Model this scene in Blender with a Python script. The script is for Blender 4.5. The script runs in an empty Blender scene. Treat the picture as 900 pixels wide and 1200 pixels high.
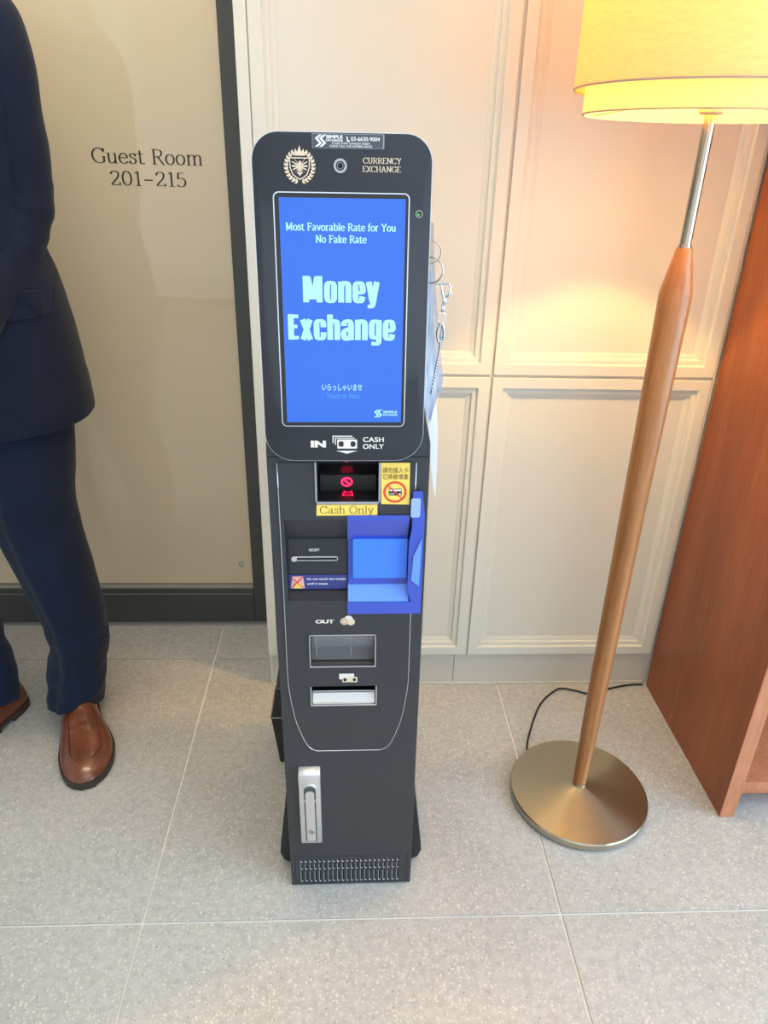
import bpy, bmesh, math, random
from mathutils import Vector, Matrix
random.seed(7)
S = bpy.context.scene
COL = S.collection
PI = math.pi

# ------------------------------------------------------------------ camera
cd = bpy.data.cameras.new('camera'); cam = bpy.data.objects.new('camera', cd); COL.objects.link(cam)
cd.sensor_fit = 'VERTICAL'; cd.sensor_height = 24.0; cd.lens = 845.655 / 1200 * 24.0
cd.clip_start = 0.02
Rt = (0.998873, -0.040406, 0.024917); Dn = (0.004549, -0.441002, -0.897495); Fw = (0.047252, 0.896596, -0.440321)
cam.matrix_world = Matrix(((Rt[0], -Dn[0], -Fw[0], 0), (Rt[1], -Dn[1], -Fw[1], 0), (Rt[2], -Dn[2], -Fw[2], 1.2), (0, 0, 0, 1)))
S.camera = cam

# ------------------------------------------------------------------ light
S.view_settings.view_transform = 'Standard'; S.view_settings.look = 'None'
S.view_settings.gamma = 1.0; S.view_settings.use_curve_mapping = False
S.view_settings.exposure = -0.07
W = bpy.data.worlds.new('world'); S.world = W; W.use_nodes = True
bg = W.node_tree.nodes['Background']; bg.inputs['Color'].default_value = (0.80, 0.90, 1.0, 1); bg.inputs['Strength'].default_value = 1.5

def area_light(name, loc, rot, sx, sy, power, color):
    l = bpy.data.lights.new(name, 'AREA'); l.shape = 'RECTANGLE'; l.size = sx; l.size_y = sy
    l.energy = power; l.color = color
    o = bpy.data.objects.new(name, l); o.location = loc; o.rotation_euler = rot; COL.objects.link(o); return o
# daylight through the side window on the right and, weaker, through the shop front behind the photographer
area_light('side_window_daylight', (2.12, -0.42, 1.20), (0, math.radians(90), 0), 2.0, 2.5, 88, (0.60, 0.80, 1.0))
area_light('window_daylight', (0.1, -2.30, 1.30), (math.radians(88), 0, 0), 3.4, 1.9, 9, (0.82, 0.91, 1.0))
# the lobby's recessed ceiling lights
area_light('ceiling_light_glow', (0.3, 0.15, 2.53), (0, 0, 0), 1.6, 1.0, 12, (1.0, 0.87, 0.68))
area_light('alcove_ceiling_glow', (-0.55, 1.25, 2.53), (0, 0, 0), 0.9, 0.25, 14, (1.0, 0.82, 0.52))

# ------------------------------------------------------------------ materials
MAT = {}
def mat(name, color, rough=0.5, metal=0.0, coat=0.0, spec=0.5, emit=None, es=0.0, trans=0.0, sheen=0.0, ior=1.5, alpha=1.0):
    if name in MAT: return MAT[name]
    m = bpy.data.materials.new(name); m.use_nodes = True; b = m.node_tree.nodes['Principled BSDF']
    b.inputs['Base Color'].default_value = (*color, 1); b.inputs['Roughness'].default_value = rough
    b.inputs['Metallic'].default_value = metal; b.inputs['Coat Weight'].default_value = coat
    b.inputs['Coat Roughness'].default_value = 0.03
    b.inputs['Specular IOR Level'].default_value = spec; b.inputs['IOR'].default_value = ior
    b.inputs['Transmission Weight'].default_value = trans; b.inputs['Sheen Weight'].default_value = sheen
    b.inputs['Alpha'].default_value = alpha
    if emit: b.inputs['Emission Color'].default_value = (*emit, 1); b.inputs['Emission Strength'].default_value = es
    MAT[name] = m; return m
def nodes(m): return m.node_tree.nodes, m.node_tree.links, m.node_tree.nodes['Principled BSDF']
def noise(N, L, scale, detail=4, rough=0.5, vec=None, stretch=None, dist=0.0):
    n = N.new('ShaderNodeTexNoise'); n.inputs['Scale'].default_value = scale; n.inputs['Detail'].default_value = detail
    n.inputs['Roughness'].default_value = rough; n.inputs['Distortion'].default_value = dist
    if vec is not None:
        if stretch:
            mp = N.new('ShaderNodeMapping'); mp.inputs['Scale'].default_value = stretch
            L.new(vec, mp.inputs['Vector']); vec = mp.outputs['Vector']
        L.new(vec, n.inputs['Vector'])
    return n.outputs['Fac']
def ramp(N, L, fac, stops):
    r = N.new('ShaderNodeValToRGB'); e = r.color_ramp.elements
    while len(e) < len(stops): e.new(0.5)
    for k, (p, c) in enumerate(stops): e[k].position = p; e[k].color = (*c, 1) if len(c) == 3 else c
    L.new(fac, r.inputs['Fac']); return r.outputs['Color']
def bump(N, L, b, h, strength, dist=0.001):
    n = N.new('ShaderNodeBump'); n.inputs['Strength'].default_value = strength; n.inputs['Distance'].default_value = dist
    L.new(h, n.inputs['Height']); L.new(n.outputs['Normal'], b.inputs['Normal'])
def mix(N, L, fac, a, b, mode='MIX'):
    n = N.new('ShaderNodeMix'); n.data_type = 'RGBA'; n.blend_type = mode
    if isinstance(fac, float): n.inputs['Factor'].default_value = fac
    else: L.new(fac, n.inputs['Factor'])
    for s, v in (('A', a), ('B', b)):
        k = [i for i in n.inputs if i.name == s and i.type == 'RGBA'][0]
        if isinstance(v, tuple): k.default_value = (*v, 1)
        else: L.new(v, k)
    return [o for o in n.outputs if o.type == 'RGBA'][0]
def coords(N, kind='Object'):
    return N.new('ShaderNodeTexCoord').outputs[kind]

def stone_mat():
    m = mat('terrazzo_stone', (0.55, 0.53, 0.5), 0.42, spec=0.4); N, L, b = nodes(m)
    g = N.new('ShaderNodeNewGeometry').outputs['Position']
    base = ramp(N, L, noise(N, L, 3.2, 6, 0.62, g), [(0.3, (0.405, 0.405, 0.395)), (0.5, (0.455, 0.455, 0.445)), (0.7, (0.495, 0.495, 0.485))])
    fine = ramp(N, L, noise(N, L, 70, 5, 0.7, g), [(0.3, (0.82, 0.82, 0.82)), (0.7, (1.12, 1.12, 1.12))])
    c = mix(N, L, 1.0, base, fine, 'MULTIPLY')
    def chips(scale, thr, col, c, rnd):
        v = N.new('ShaderNodeTexVoronoi'); v.inputs['Scale'].default_value = scale; L.new(g, v.inputs['Vector'])
        v.inputs['Randomness'].default_value = 1.0
        r = ramp(N, L, v.outputs['Distance'], [(thr * 0.6, (1, 1, 1)), (thr, (0, 0, 0))])
        sep = N.new('ShaderNodeSeparateColor'); L.new(v.outputs['Color'], sep.inputs[0])
        pick = N.new('ShaderNodeMath'); pick.operation = 'GREATER_THAN'; L.new(sep.outputs[0], pick.inputs[0]); pick.inputs[1].default_value = rnd
        mu = N.new('ShaderNodeMath'); mu.operation = 'MULTIPLY'; L.new(pick.outputs[0], mu.inputs[0]); L.new(r, mu.inputs[1])
        return mix(N, L, mu.outputs[0], c, col)
    c = chips(190, 0.40, (0.58, 0.565, 0.53), c, 0.5)
    c = chips(120, 0.34, (0.60, 0.585, 0.55), c, 0.72)
    c = chips(150, 0.24, (0.24, 0.23, 0.22), c, 0.90)
    L.new(c, b.inputs['Base Color'])
    bump(N, L, b, noise(N, L, 160, 3, 0.6, g), 0.12, 0.0008)
    rr = N.new('ShaderNodeMapRange'); L.new(noise(N, L, 25, 3, 0.5, g), rr.inputs[0]); rr.inputs[3].default_value = 0.24; rr.inputs[4].default_value = 0.42
    L.new(rr.outputs[0], b.inputs['Roughness'])
    return m
def wood_mat(name, c1, c2, c3, stretch, rough=0.4, scale=9, coat=0.0):
    m = mat(name, c2, rough, coat=coat); N, L, b = nodes(m); g = coords(N)
    f = noise(N, L, scale, 7, 0.6, g, stretch, 0.6)
    c = ramp(N, L, f, [(0.28, c1), (0.5, c2), (0.72, c3)])
    f2 = noise(N, L, scale * 11, 4, 0.6, g, stretch)
    c = mix(N, L, 1.0, c, ramp(N, L, f2, [(0.35, (0.86, 0.84, 0.82)), (0.6, (1.05, 1.05, 1.05))]), 'MULTIPLY')
    L.new(c, b.inputs['Base Color']); bump(N, L, b, f2, 0.08, 0.0006)
    return m
def fabric_mat(name, c, scale=900, rough=0.9, sheen=0.3, strength=0.25):
    m = mat(name, c, rough, sheen=sheen, spec=0.2); N, L, b = nodes(m); g = coords(N)
    c2 = ramp(N, L, noise(N, L, 14, 3, 0.5, g), [(0.3, tuple(x * 0.86 for x in c)), (0.7, tuple(min(1, x * 1.16) for x in c))])
    L.new(c2, b.inputs['Base Color']); bump(N, L, b, noise(N, L, scale, 2, 0.5, g), strength, 0.0006)
    return m
def brushed_mat(name, c, rough=0.3, stretch=(1, 1, 40), metal=1.0, scale=60):
    m = mat(name, c, rough, metal); N, L, b = nodes(m); g = coords(N)
    rr = N.new('ShaderNodeMapRange'); L.new(noise(N, L, scale, 3, 0.5, g, stretch), rr.inputs[0])
    rr.inputs[3].default_value = rough * 0.75; rr.inputs[4].default_value = rough * 1.35; L.new(rr.outputs[0], b.inputs['Roughness'])
    return m
M_STONE = stone_mat()
M_GROUT = mat('pale_grout', (0.80, 0.79, 0.77), 0.8)
def cream_mat(name, c, rough):
    m = mat(name, c, rough, spec=0.45); N, L, b = nodes(m); g = coords(N)
    L.new(ramp(N, L, noise(N, L, 2.0, 3, 0.5, g), [(0.3, tuple(x * 0.975 for x in c)), (0.7, c)]), b.inputs['Base Color'])
    bump(N, L, b, noise(N, L, 350, 2, 0.5, g), 0.04, 0.0004); return m
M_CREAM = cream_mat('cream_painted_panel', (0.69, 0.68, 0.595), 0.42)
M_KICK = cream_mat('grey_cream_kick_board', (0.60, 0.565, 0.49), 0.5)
M_WALL = cream_mat('cream_wall_paint', (0.74, 0.72, 0.68), 0.75)
M_GAP = mat('panel_gap_shadow', (0.60, 0.55, 0.48), 0.8)
M_CEIL = mat('ceiling_white', (0.80, 0.79, 0.77), 0.9)
M_FRAME = mat('bronze_black_door_frame', (0.052, 0.054, 0.052), 0.42)
M_FILM = mat('frosted_beige_glass', (0.60, 0.54, 0.42), 0.55, coat=0.8)
N_, L_, b_ = nodes(M_FILM); g_ = coords(N_)
L_.new(ramp(N_, L_, noise(N_, L_, 1.3, 2, 0.5, g_), [(0.3, (0.60, 0.50, 0.34)), (0.7, (0.65, 0.545, 0.375))]), b_.inputs['Base Color'])
M_TRIM = mat('grey_glazing_bead', (0.35, 0.33, 0.28), 0.5)
M_INK = mat('black_vinyl_lettering', (0.02, 0.018, 0.016), 0.5)
M_REDWOOD = wood_mat('reddish_wood_veneer', (0.19, 0.048, 0.015), (0.27, 0.073, 0.023), (0.34, 0.102, 0.034), (6, 6, 0.7), 0.38, 1.6)
M_REDEDGE = wood_mat('pale_reddish_edge', (0.46, 0.18, 0.085), (0.52, 0.21, 0.105), (0.58, 0.25, 0.13), (6, 6, 0.7), 0.42, 2.5)
M_POLE = wood_mat('varnished_oak_pole', (0.24, 0.090, 0.026), (0.35, 0.142, 0.044), (0.44, 0.195, 0.066), (14, 14, 0.6), 0.32, 3.5)
M_BRASS = mat('brushed_antique_brass', (0.46, 0.42, 0.32), 0.30, 1.0)
N_, L_, b_ = nodes(M_BRASS); b_.inputs['Anisotropic'].default_value = 0.85
b_.inputs['Anisotropic Rotation'].default_value = 0.25
tg_ = N_.new('ShaderNodeTangent'); tg_.direction_type = 'RADIAL'; tg_.axis = 'Z'; L_.new(tg_.outputs[0], b_.inputs['Tangent'])
M_NICKEL = brushed_mat('satin_bronze_rod', (0.42, 0.35, 0.26), 0.16)
M_CHROME = mat('chrome', (0.56, 0.60, 0.65), 0.18, 1.0)
M_SILVER = mat('satin_silver', (0.72, 0.75, 0.78), 0.34, 0.9)
M_WHITEPLATE = mat('pale_satin_metal', (0.66, 0.66, 0.65), 0.42, 0.6)
M_KIOSK = mat('charcoal_powder_coat', (0.030, 0.033, 0.040), 0.38, spec=0.55)
M_GLOSS = mat('gloss_black_panel', (0.018, 0.021, 0.030), 0.25, coat=0.25)
M_DARK = mat('black_plastic', (0.012, 0.012, 0.013), 0.35)
M_MATTE = mat('matte_black', (0.006, 0.006, 0.007), 0.8)
M_GOLD = mat('champagne_print', (0.72, 0.60, 0.44), 0.5)
M_PALEPRINT = mat('pale_print', (0.78, 0.74, 0.68), 0.5)
M_WHITE = mat('white_print', (0.85, 0.86, 0.86), 0.5)
M_STICK = mat('smoky_sticker', (0.05, 0.065, 0.08), 0.3)
M_STICKEDGE = mat('sticker_edge', (0.28, 0.29, 0.31), 0.4)
M_YELLOW = mat('yellow_label', (0.93, 0.68, 0.13), 0.45)
M_BROWNINK = mat('brown_label_ink', (0.14, 0.08, 0.02), 0.6)
M_RED = mat('red_print', (0.72, 0.08, 0.035), 0.5)
M_NAVYLBL = mat('indigo_label', (0.04, 0.05, 0.22), 0.3)
M_BLUE = mat('blue_plastic', (0.042, 0.085, 0.52), 0.25, coat=0.4)
M_BLUE2 = mat('bright_blue_scanner_plate', (0.045, 0.22, 0.98), 0.25, coat=0.3)
M_BLUE3 = mat('pale_blue_plastic', (0.12, 0.30, 0.98), 0.22, coat=0.4)
M_LEDRED = mat('red_led', (0.2, 0, 0), 0.4, emit=(1.0, 0.02, 0.10), es=2.6)
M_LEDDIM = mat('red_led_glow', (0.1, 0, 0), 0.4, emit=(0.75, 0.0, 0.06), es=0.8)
M_LEDGREEN = mat('green_led', (0.02, 0.2, 0.03), 0.3, emit=(0.05, 0.6, 0.12), es=0.5)
M_SCREEN = mat('lit_blue_screen', (0.01, 0.02, 0.05), 0.12, emit=(0.04, 0.19, 0.95), es=0.92, spec=0.3)
M_SCRTXT = mat('screen_cyan_text', (0.02, 0.05, 0.05), 0.3, emit=(0.50, 1.0, 1.0), es=1.0)
M_SCRDIM = mat('screen_dim_text', (0.02, 0.05, 0.05), 0.3, emit=(0.06, 0.36, 0.95), es=1.0)
M_LEATHER = mat('brown_leather', (0.22, 0.065, 0.028), 0.30, coat=0.35)
N_, L_, b_ = nodes(M_LEATHER); g_ = coords(N_)
L_.new(ramp(N_, L_, noise(N_, L_, 16, 4, 0.6, g_), [(0.3, (0.105, 0.027, 0.012)), (0.55, (0.175, 0.050, 0.021)), (0.75, (0.23, 0.072, 0.030))]), b_.inputs['Base Color'])
bump(N_, L_, b_, noise(N_, L_, 240, 3, 0.5, g_), 0.10, 0.0006)
M_SOLE = mat('dark_shoe_sole', (0.035, 0.024, 0.02), 0.5)
M_JACKET = fabric_mat('navy_suit_wool', (0.0072, 0.0115, 0.028), sheen=0.08)
M_TROUSER = fabric_mat('navy_trouser_wool', (0.0078, 0.0145, 0.036), sheen=0.08)
M_SKIN = mat('skin', (0.55, 0.33, 0.22), 0.5); MAT['skin'].node_tree.nodes['Principled BSDF'].inputs['Subsurface Weight'].default_value = 0.1
M_HAIR = mat('dark_hair', (0.012, 0.009, 0.008), 0.45)
M_SHIRT = fabric_mat('white_shirt_cotton', (0.75, 0.76, 0.78), 1200, 0.8)
M_CORD = mat('black_cable', (0.012, 0.012, 0.012), 0.5)
M_SLEEVE = mat('clear_plastic_sleeve', (0.60, 0.72, 0.92), 0.12, alpha=0.45)
M_PAPER = mat('white_paper', (0.80, 0.82, 0.84), 0.6)
M_BOOKBLUE = mat('blue_striped_paper', (0.40, 0.52, 0.72), 0.5)
N_, L_, b_ = nodes(M_BOOKBLUE); g_ = coords(N_)
L_.new(ramp(N_, L_, noise(N_, L_, 30, 3, 0.5, g_, (30, 4, 1)), [(0.35, (0.42, 0.55, 0.80)), (0.6, (0.74, 0.82, 0.92))]), b_.inputs['Base Color'])

def shade_mat(name, col, t):
    m = bpy.data.materials.new(name); m.use_nodes = True; N = m.node_tree.nodes; L = m.node_tree.links
    N.remove(N['Principled BSDF']); out = N['Material Output']
    d = N.new('ShaderNodeBsdfDiffuse'); tr = N.new('ShaderNodeBsdfTranslucent'); mx = N.new('ShaderNodeMixShader'); mx.inputs[0].default_value = t
    g = coords(N)
    c = ramp(N, L, noise(N, L, 60, 5, 0.7, g, (1, 1, 5)), [(0.3, tuple(x * 0.9 for x in col)), (0.6, col)])
    L.new(c, d.inputs['Color']); L.new(c, tr.inputs['Color'])
    bn = N.new('ShaderNodeBump'); bn.inputs['Strength'].default_value = 0.3; bn.inputs['Distance'].default_value = 0.001
    L.new(noise(N, L, 90, 3, 0.6, g, (1, 1, 6)), bn.inputs['Height']); L.new(bn.outputs[0], d.inputs['Normal'])
    L.new(d.outputs[0], mx.inputs[1]); L.new(tr.outputs[0], mx.inputs[2]); L.new(mx.outputs[0], out.inputs[0]); return m
M_SHADE = shade_mat('linen_shade', (0.94, 0.80, 0.50), 0.56)
M_SHADEHEM = mat('shade_hem', (0.42, 0.33, 0.26), 0.8)

# ------------------------------------------------------------------ builders
def obj(name, bm, m, parent=None, smooth=None, loc=None, label=None):
    me = bpy.data.meshes.new(name)
    bmesh.ops.recalc_face_normals(bm, faces=bm.faces)
    bm.to_mesh(me); bm.free()
    if m: me.materials.append(m)
    o = bpy.data.objects.new(name, me); COL.objects.link(o)
    if parent: o.parent = parent
    if loc: o.location = loc
    if smooth is not None:
        for p in me.polygons: p.use_smooth = True
        if smooth > 0: me.set_sharp_from_angle(angle=math.radians(smooth))
    if label: o['label'] = label
    return o
def thing(name, label, cat, loc=(0, 0, 0), rot=(0, 0, 0), group=None):
    o = bpy.data.objects.new(name, None); COL.objects.link(o); o.location = loc; o.rotation_euler = rot
    o.empty_display_size = 0.05; o['label'] = label; o['category'] = cat
    if group: o['group'] = group
    return o
def struct(o, label=None):
    o['kind'] = 'structure'
    if label: o['label'] = label
    return o
def box(bm, x0, x1, y0, y1, z0, z1, bev=0.0):
    b = bmesh.new()
    v = [b.verts.new((x, y, z)) for x in (x0, x1) for y in (y0, y1) for z in (z0, z1)]
    for f in ((0, 1, 3, 2), (4, 6, 7, 5), (0, 4, 5, 1), (2, 3, 7, 6), (0, 2, 6, 4), (1, 5, 7, 3)): b.faces.new([v[i] for i in f])
    bmesh.ops.recalc_face_normals(b, faces=b.faces)
    if bev: bmesh.ops.bevel(b, geom=b.edges[:], offset=bev, segments=2, profile=0.5, affect='EDGES')
    me = bpy.data.meshes.new('tmp'); b.to_mesh(me); b.free(); bm.from_mesh(me); bpy.data.meshes.remove(me); return bm
def B(x0, x1, y0, y1, z0, z1, bev=0.0): return box(bmesh.new(), x0, x1, y0, y1, z0, z1, bev)
def prism_xz(pts, y0, y1, bev=0.0, bm=None):
    """solid between y0 and y1 of an outline given in x,z"""
    b = bmesh.new(); n = len(pts)
    a = [b.verts.new((p[0], y0, p[1])) for p in pts]; c = [b.verts.new((p[0], y1, p[1])) for p in pts]
    b.faces.new(a); b.faces.new(c[::-1])
    for i in range(n): b.faces.new((a[i], a[(i + 1) % n], c[(i + 1) % n], c[i]))
    bmesh.ops.recalc_face_normals(b, faces=b.faces)
    if bev: bmesh.ops.bevel(b, geom=[e for e in b.edges if abs(e.verts[0].co.y - e.verts[1].co.y) < 1e-6], offset=bev, segments=2, profile=0.5, affect='EDGES')
    if bm is None: return b
    me = bpy.data.meshes.new('tmp'); b.to_mesh(me); b.free(); bm.from_mesh(me); bpy.data.meshes.remove(me); return bm
def prism_yz(pts, x0, x1):
    b = prism_xz([(p[0], p[1]) for p in pts], x0, x1)
    for v in b.verts: v.co = Vector((v.co.y, v.co.x, v.co.z))
    bmesh.ops.recalc_face_normals(b, faces=b.faces); return b
def rrect(x0, x1, z0, z1, r, n=8, r2=None):
    """r = top corner radius, r2 = bottom corner radius"""
    r2 = r if r2 is None else r2; P = []
    for cx, cz, a0, rr in ((x1 - r, z1 - r, 0, r), (x0 + r, z1 - r, 90, r), (x0 + r2, z0 + r2, 180, r2), (x1 - r2, z0 + r2, 270, r2)):
        for k in range(n + 1):
            a = math.radians(a0 + 90 * k / n); P.append((cx + rr * math.cos(a), cz + rr * math.sin(a)))
    return P
def circ(cx, cz, r, n=24, rz=None): return [(cx + r * math.cos(2 * PI * k / n), cz + (rz or r) * math.sin(2 * PI * k / n)) for k in range(n)]
def ring_xz(bm, outer, inner, y0, y1):
    """frame between two outlines with the same point count"""
    n = len(outer)
    V = [[bm.verts.new((p[0], y, p[1])) for p in P] for P, y in ((outer, y0), (inner, y0), (inner, y1), (outer, y1))]
    for i in range(n):
        j = (i + 1) % n
        for k in range(4): bm.faces.new((V[k][i], V[k][j], V[(k + 1) % 4][j], V[(k + 1) % 4][i]))
    return bm
def tube(bm, pts, r, n=8, closed=False, cap=True):
    pts = [Vector(p) for p in pts]; m = len(pts); R = r if isinstance(r, (list, tuple)) else [r] * m
    rings = []; up = None
    for i, p in enumerate(pts):
        if closed: t = (pts[(i + 1) % m] - pts[i - 1])
        else: t = pts[min(i + 1, m - 1)] - pts[max(i - 1, 0)]
        t.normalize()
        if up is None: up = Vector((0, 0, 1)) if abs(t.z) < 0.9 else Vector((0, 1, 0))
        s = t.cross(up).normalized(); up = s.cross(t).normalized()
        rings.append([bm.verts.new(p + R[i] * (math.cos(2 * PI * k / n) * s + math.sin(2 * PI * k / n) * up)) for k in range(n)])
    for i in range(m if closed else m - 1):
        a, b = rings[i], rings[(i + 1) % m]
        for k in range(n): bm.faces.new((a[k], a[(k + 1) % n], b[(k + 1) % n], b[k]))
    if cap and not closed: bm.faces.new(rings[0][::-1]); bm.faces.new(rings[-1])
    return bm
def lathe(bm, prof, n=48, cx=0, cy=0, cap=False):
    rings = []
    for r, z in prof:
        rings.append([bm.verts.new((cx + r * math.cos(2 * PI * k / n), cy + r * math.sin(2 * PI * k / n), z)) for k in range(n)] if r > 1e-6 else [bm.verts.new((cx, cy, z))])
    for a, b in zip(rings, rings[1:]):
        for k in range(n):
            j = (k + 1) % n
            if len(a) == 1 and len(b) == 1: continue
            if len(a) == 1: bm.faces.new((a[0], b[j], b[k]))
            elif len(b) == 1: bm.faces.new((a[k], a[j], b[0]))
            else: bm.faces.new((a[k], a[j], b[j], b[k]))
    return bm
def cat(P, n):
    """Catmull-Rom resample of tuples"""
    out = []; m = len(P)
    for i in range(m - 1):
        p0, p1, p2, p3 = P[max(i - 1, 0)], P[i], P[i + 1], P[min(i + 2, m - 1)]
        for k in range(n):
            t = k / n
            out.append(tuple(0.5 * (2 * b + (c - a) * t + (2 * a - 5 * b + 4 * c - d) * t * t + (3 * b - a - 3 * c + d) * t ** 3) for a, b, c, d in zip(p0, p1, p2, p3)))
    out.append(tuple(P[-1])); return out
def boolean(o, cutters):
    """cut each bmesh out of the object"""
    tmp = []
    for c in cutters:
        me = bpy.data.meshes.new('cut'); bmesh.ops.recalc_face_normals(c, faces=c.faces); c.to_mesh(me); c.free()
        k = bpy.data.objects.new('cut', me); COL.objects.link(k); tmp.append(k)
        md = o.modifiers.new('b', 'BOOLEAN'); md.operation = 'DIFFERENCE'; md.solver = 'EXACT'; md.object = k
    par = o.parent; o.parent = None
    dg = bpy.context.evaluated_depsgraph_get(); dg.update()
    me = bpy.data.meshes.new_from_object(o.evaluated_get(dg)); o.modifiers.clear(); o.data = me; o.parent = par
    for k in tmp: d = k.data; bpy.data.objects.remove(k); bpy.data.meshes.remove(d)
    return o
def applied(o):
    par = o.parent; o.parent = None
    dg = bpy.context.evaluated_depsgraph_get(); dg.update()
    me = bpy.data.meshes.new_from_object(o.evaluated_get(dg)); o.modifiers.clear(); o.data = me; o.parent = par
    for p in me.polygons: p.use_smooth = True
    return o

# ------------------------------------------------------------------ lettering
def fit(bm, x0, z0, w, h, y, thick, align='l', pad=None):
    """scale flat letters (x,y plane) into a box standing in the x,z plane at depth y"""
    xs = [v.co.x for v in bm.verts]; ys = [v.co.y for v in bm.verts]
    ax, bx, ay, by = min(xs), max(xs), min(ys), max(ys)
    if pad: ay, by = pad
    for v in bm.verts:
        v.co = Vector((x0 + (v.co.x - ax) / (bx - ax) * w, y - (thick * (1 + 8 * (v.co.z - .01)) if v.co.z > 1e-4 else 0), z0 + (v.co.y - ay) / (by - ay) * h))
    return bm
def sans(text, x0, z0, w, h, y, m, parent, bold=0.0, thick=0.0004, name='lettering', pad=None, space=1.0, shear=0.0):
    cu = bpy.data.curves.new('t', 'FONT'); cu.body = text; cu.size = 1.0; cu.extrude = 0.01; cu.space_character = space; cu.resolution_u = 4; cu.shear = shear
    o = bpy.data.objects.new('t', cu); COL.objects.link(o)
    dg = bpy.context.evaluated_depsgraph_get(); dg.update()
    me = bpy.data.meshes.new_from_object(o.evaluated_get(dg)); bpy.data.objects.remove(o); bpy.data.curves.remove(cu)
    bm = bmesh.new()
    sh = [(0, 0)] if bold < .009 else [(a * bold, b_2 * bold * .35) for a in (-1, -.33, .33, 1) for b_2 in (-1, 1)]
    for q, (dx, dy) in enumerate(sh):
        me2 = me.copy()
        for v in me2.vertices: v.co.x += dx; v.co.y += dy; v.co.z += q * 1e-6 + (q * .0016 if v.co.z > 0 else 0)
        bm.from_mesh(me2); bpy.data.meshes.remove(me2)
    bpy.data.meshes.remove(me)
    fit(bm, x0, z0, w, h, y, thick, pad=pad)
    return obj(name, bm, m, parent)
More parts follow.
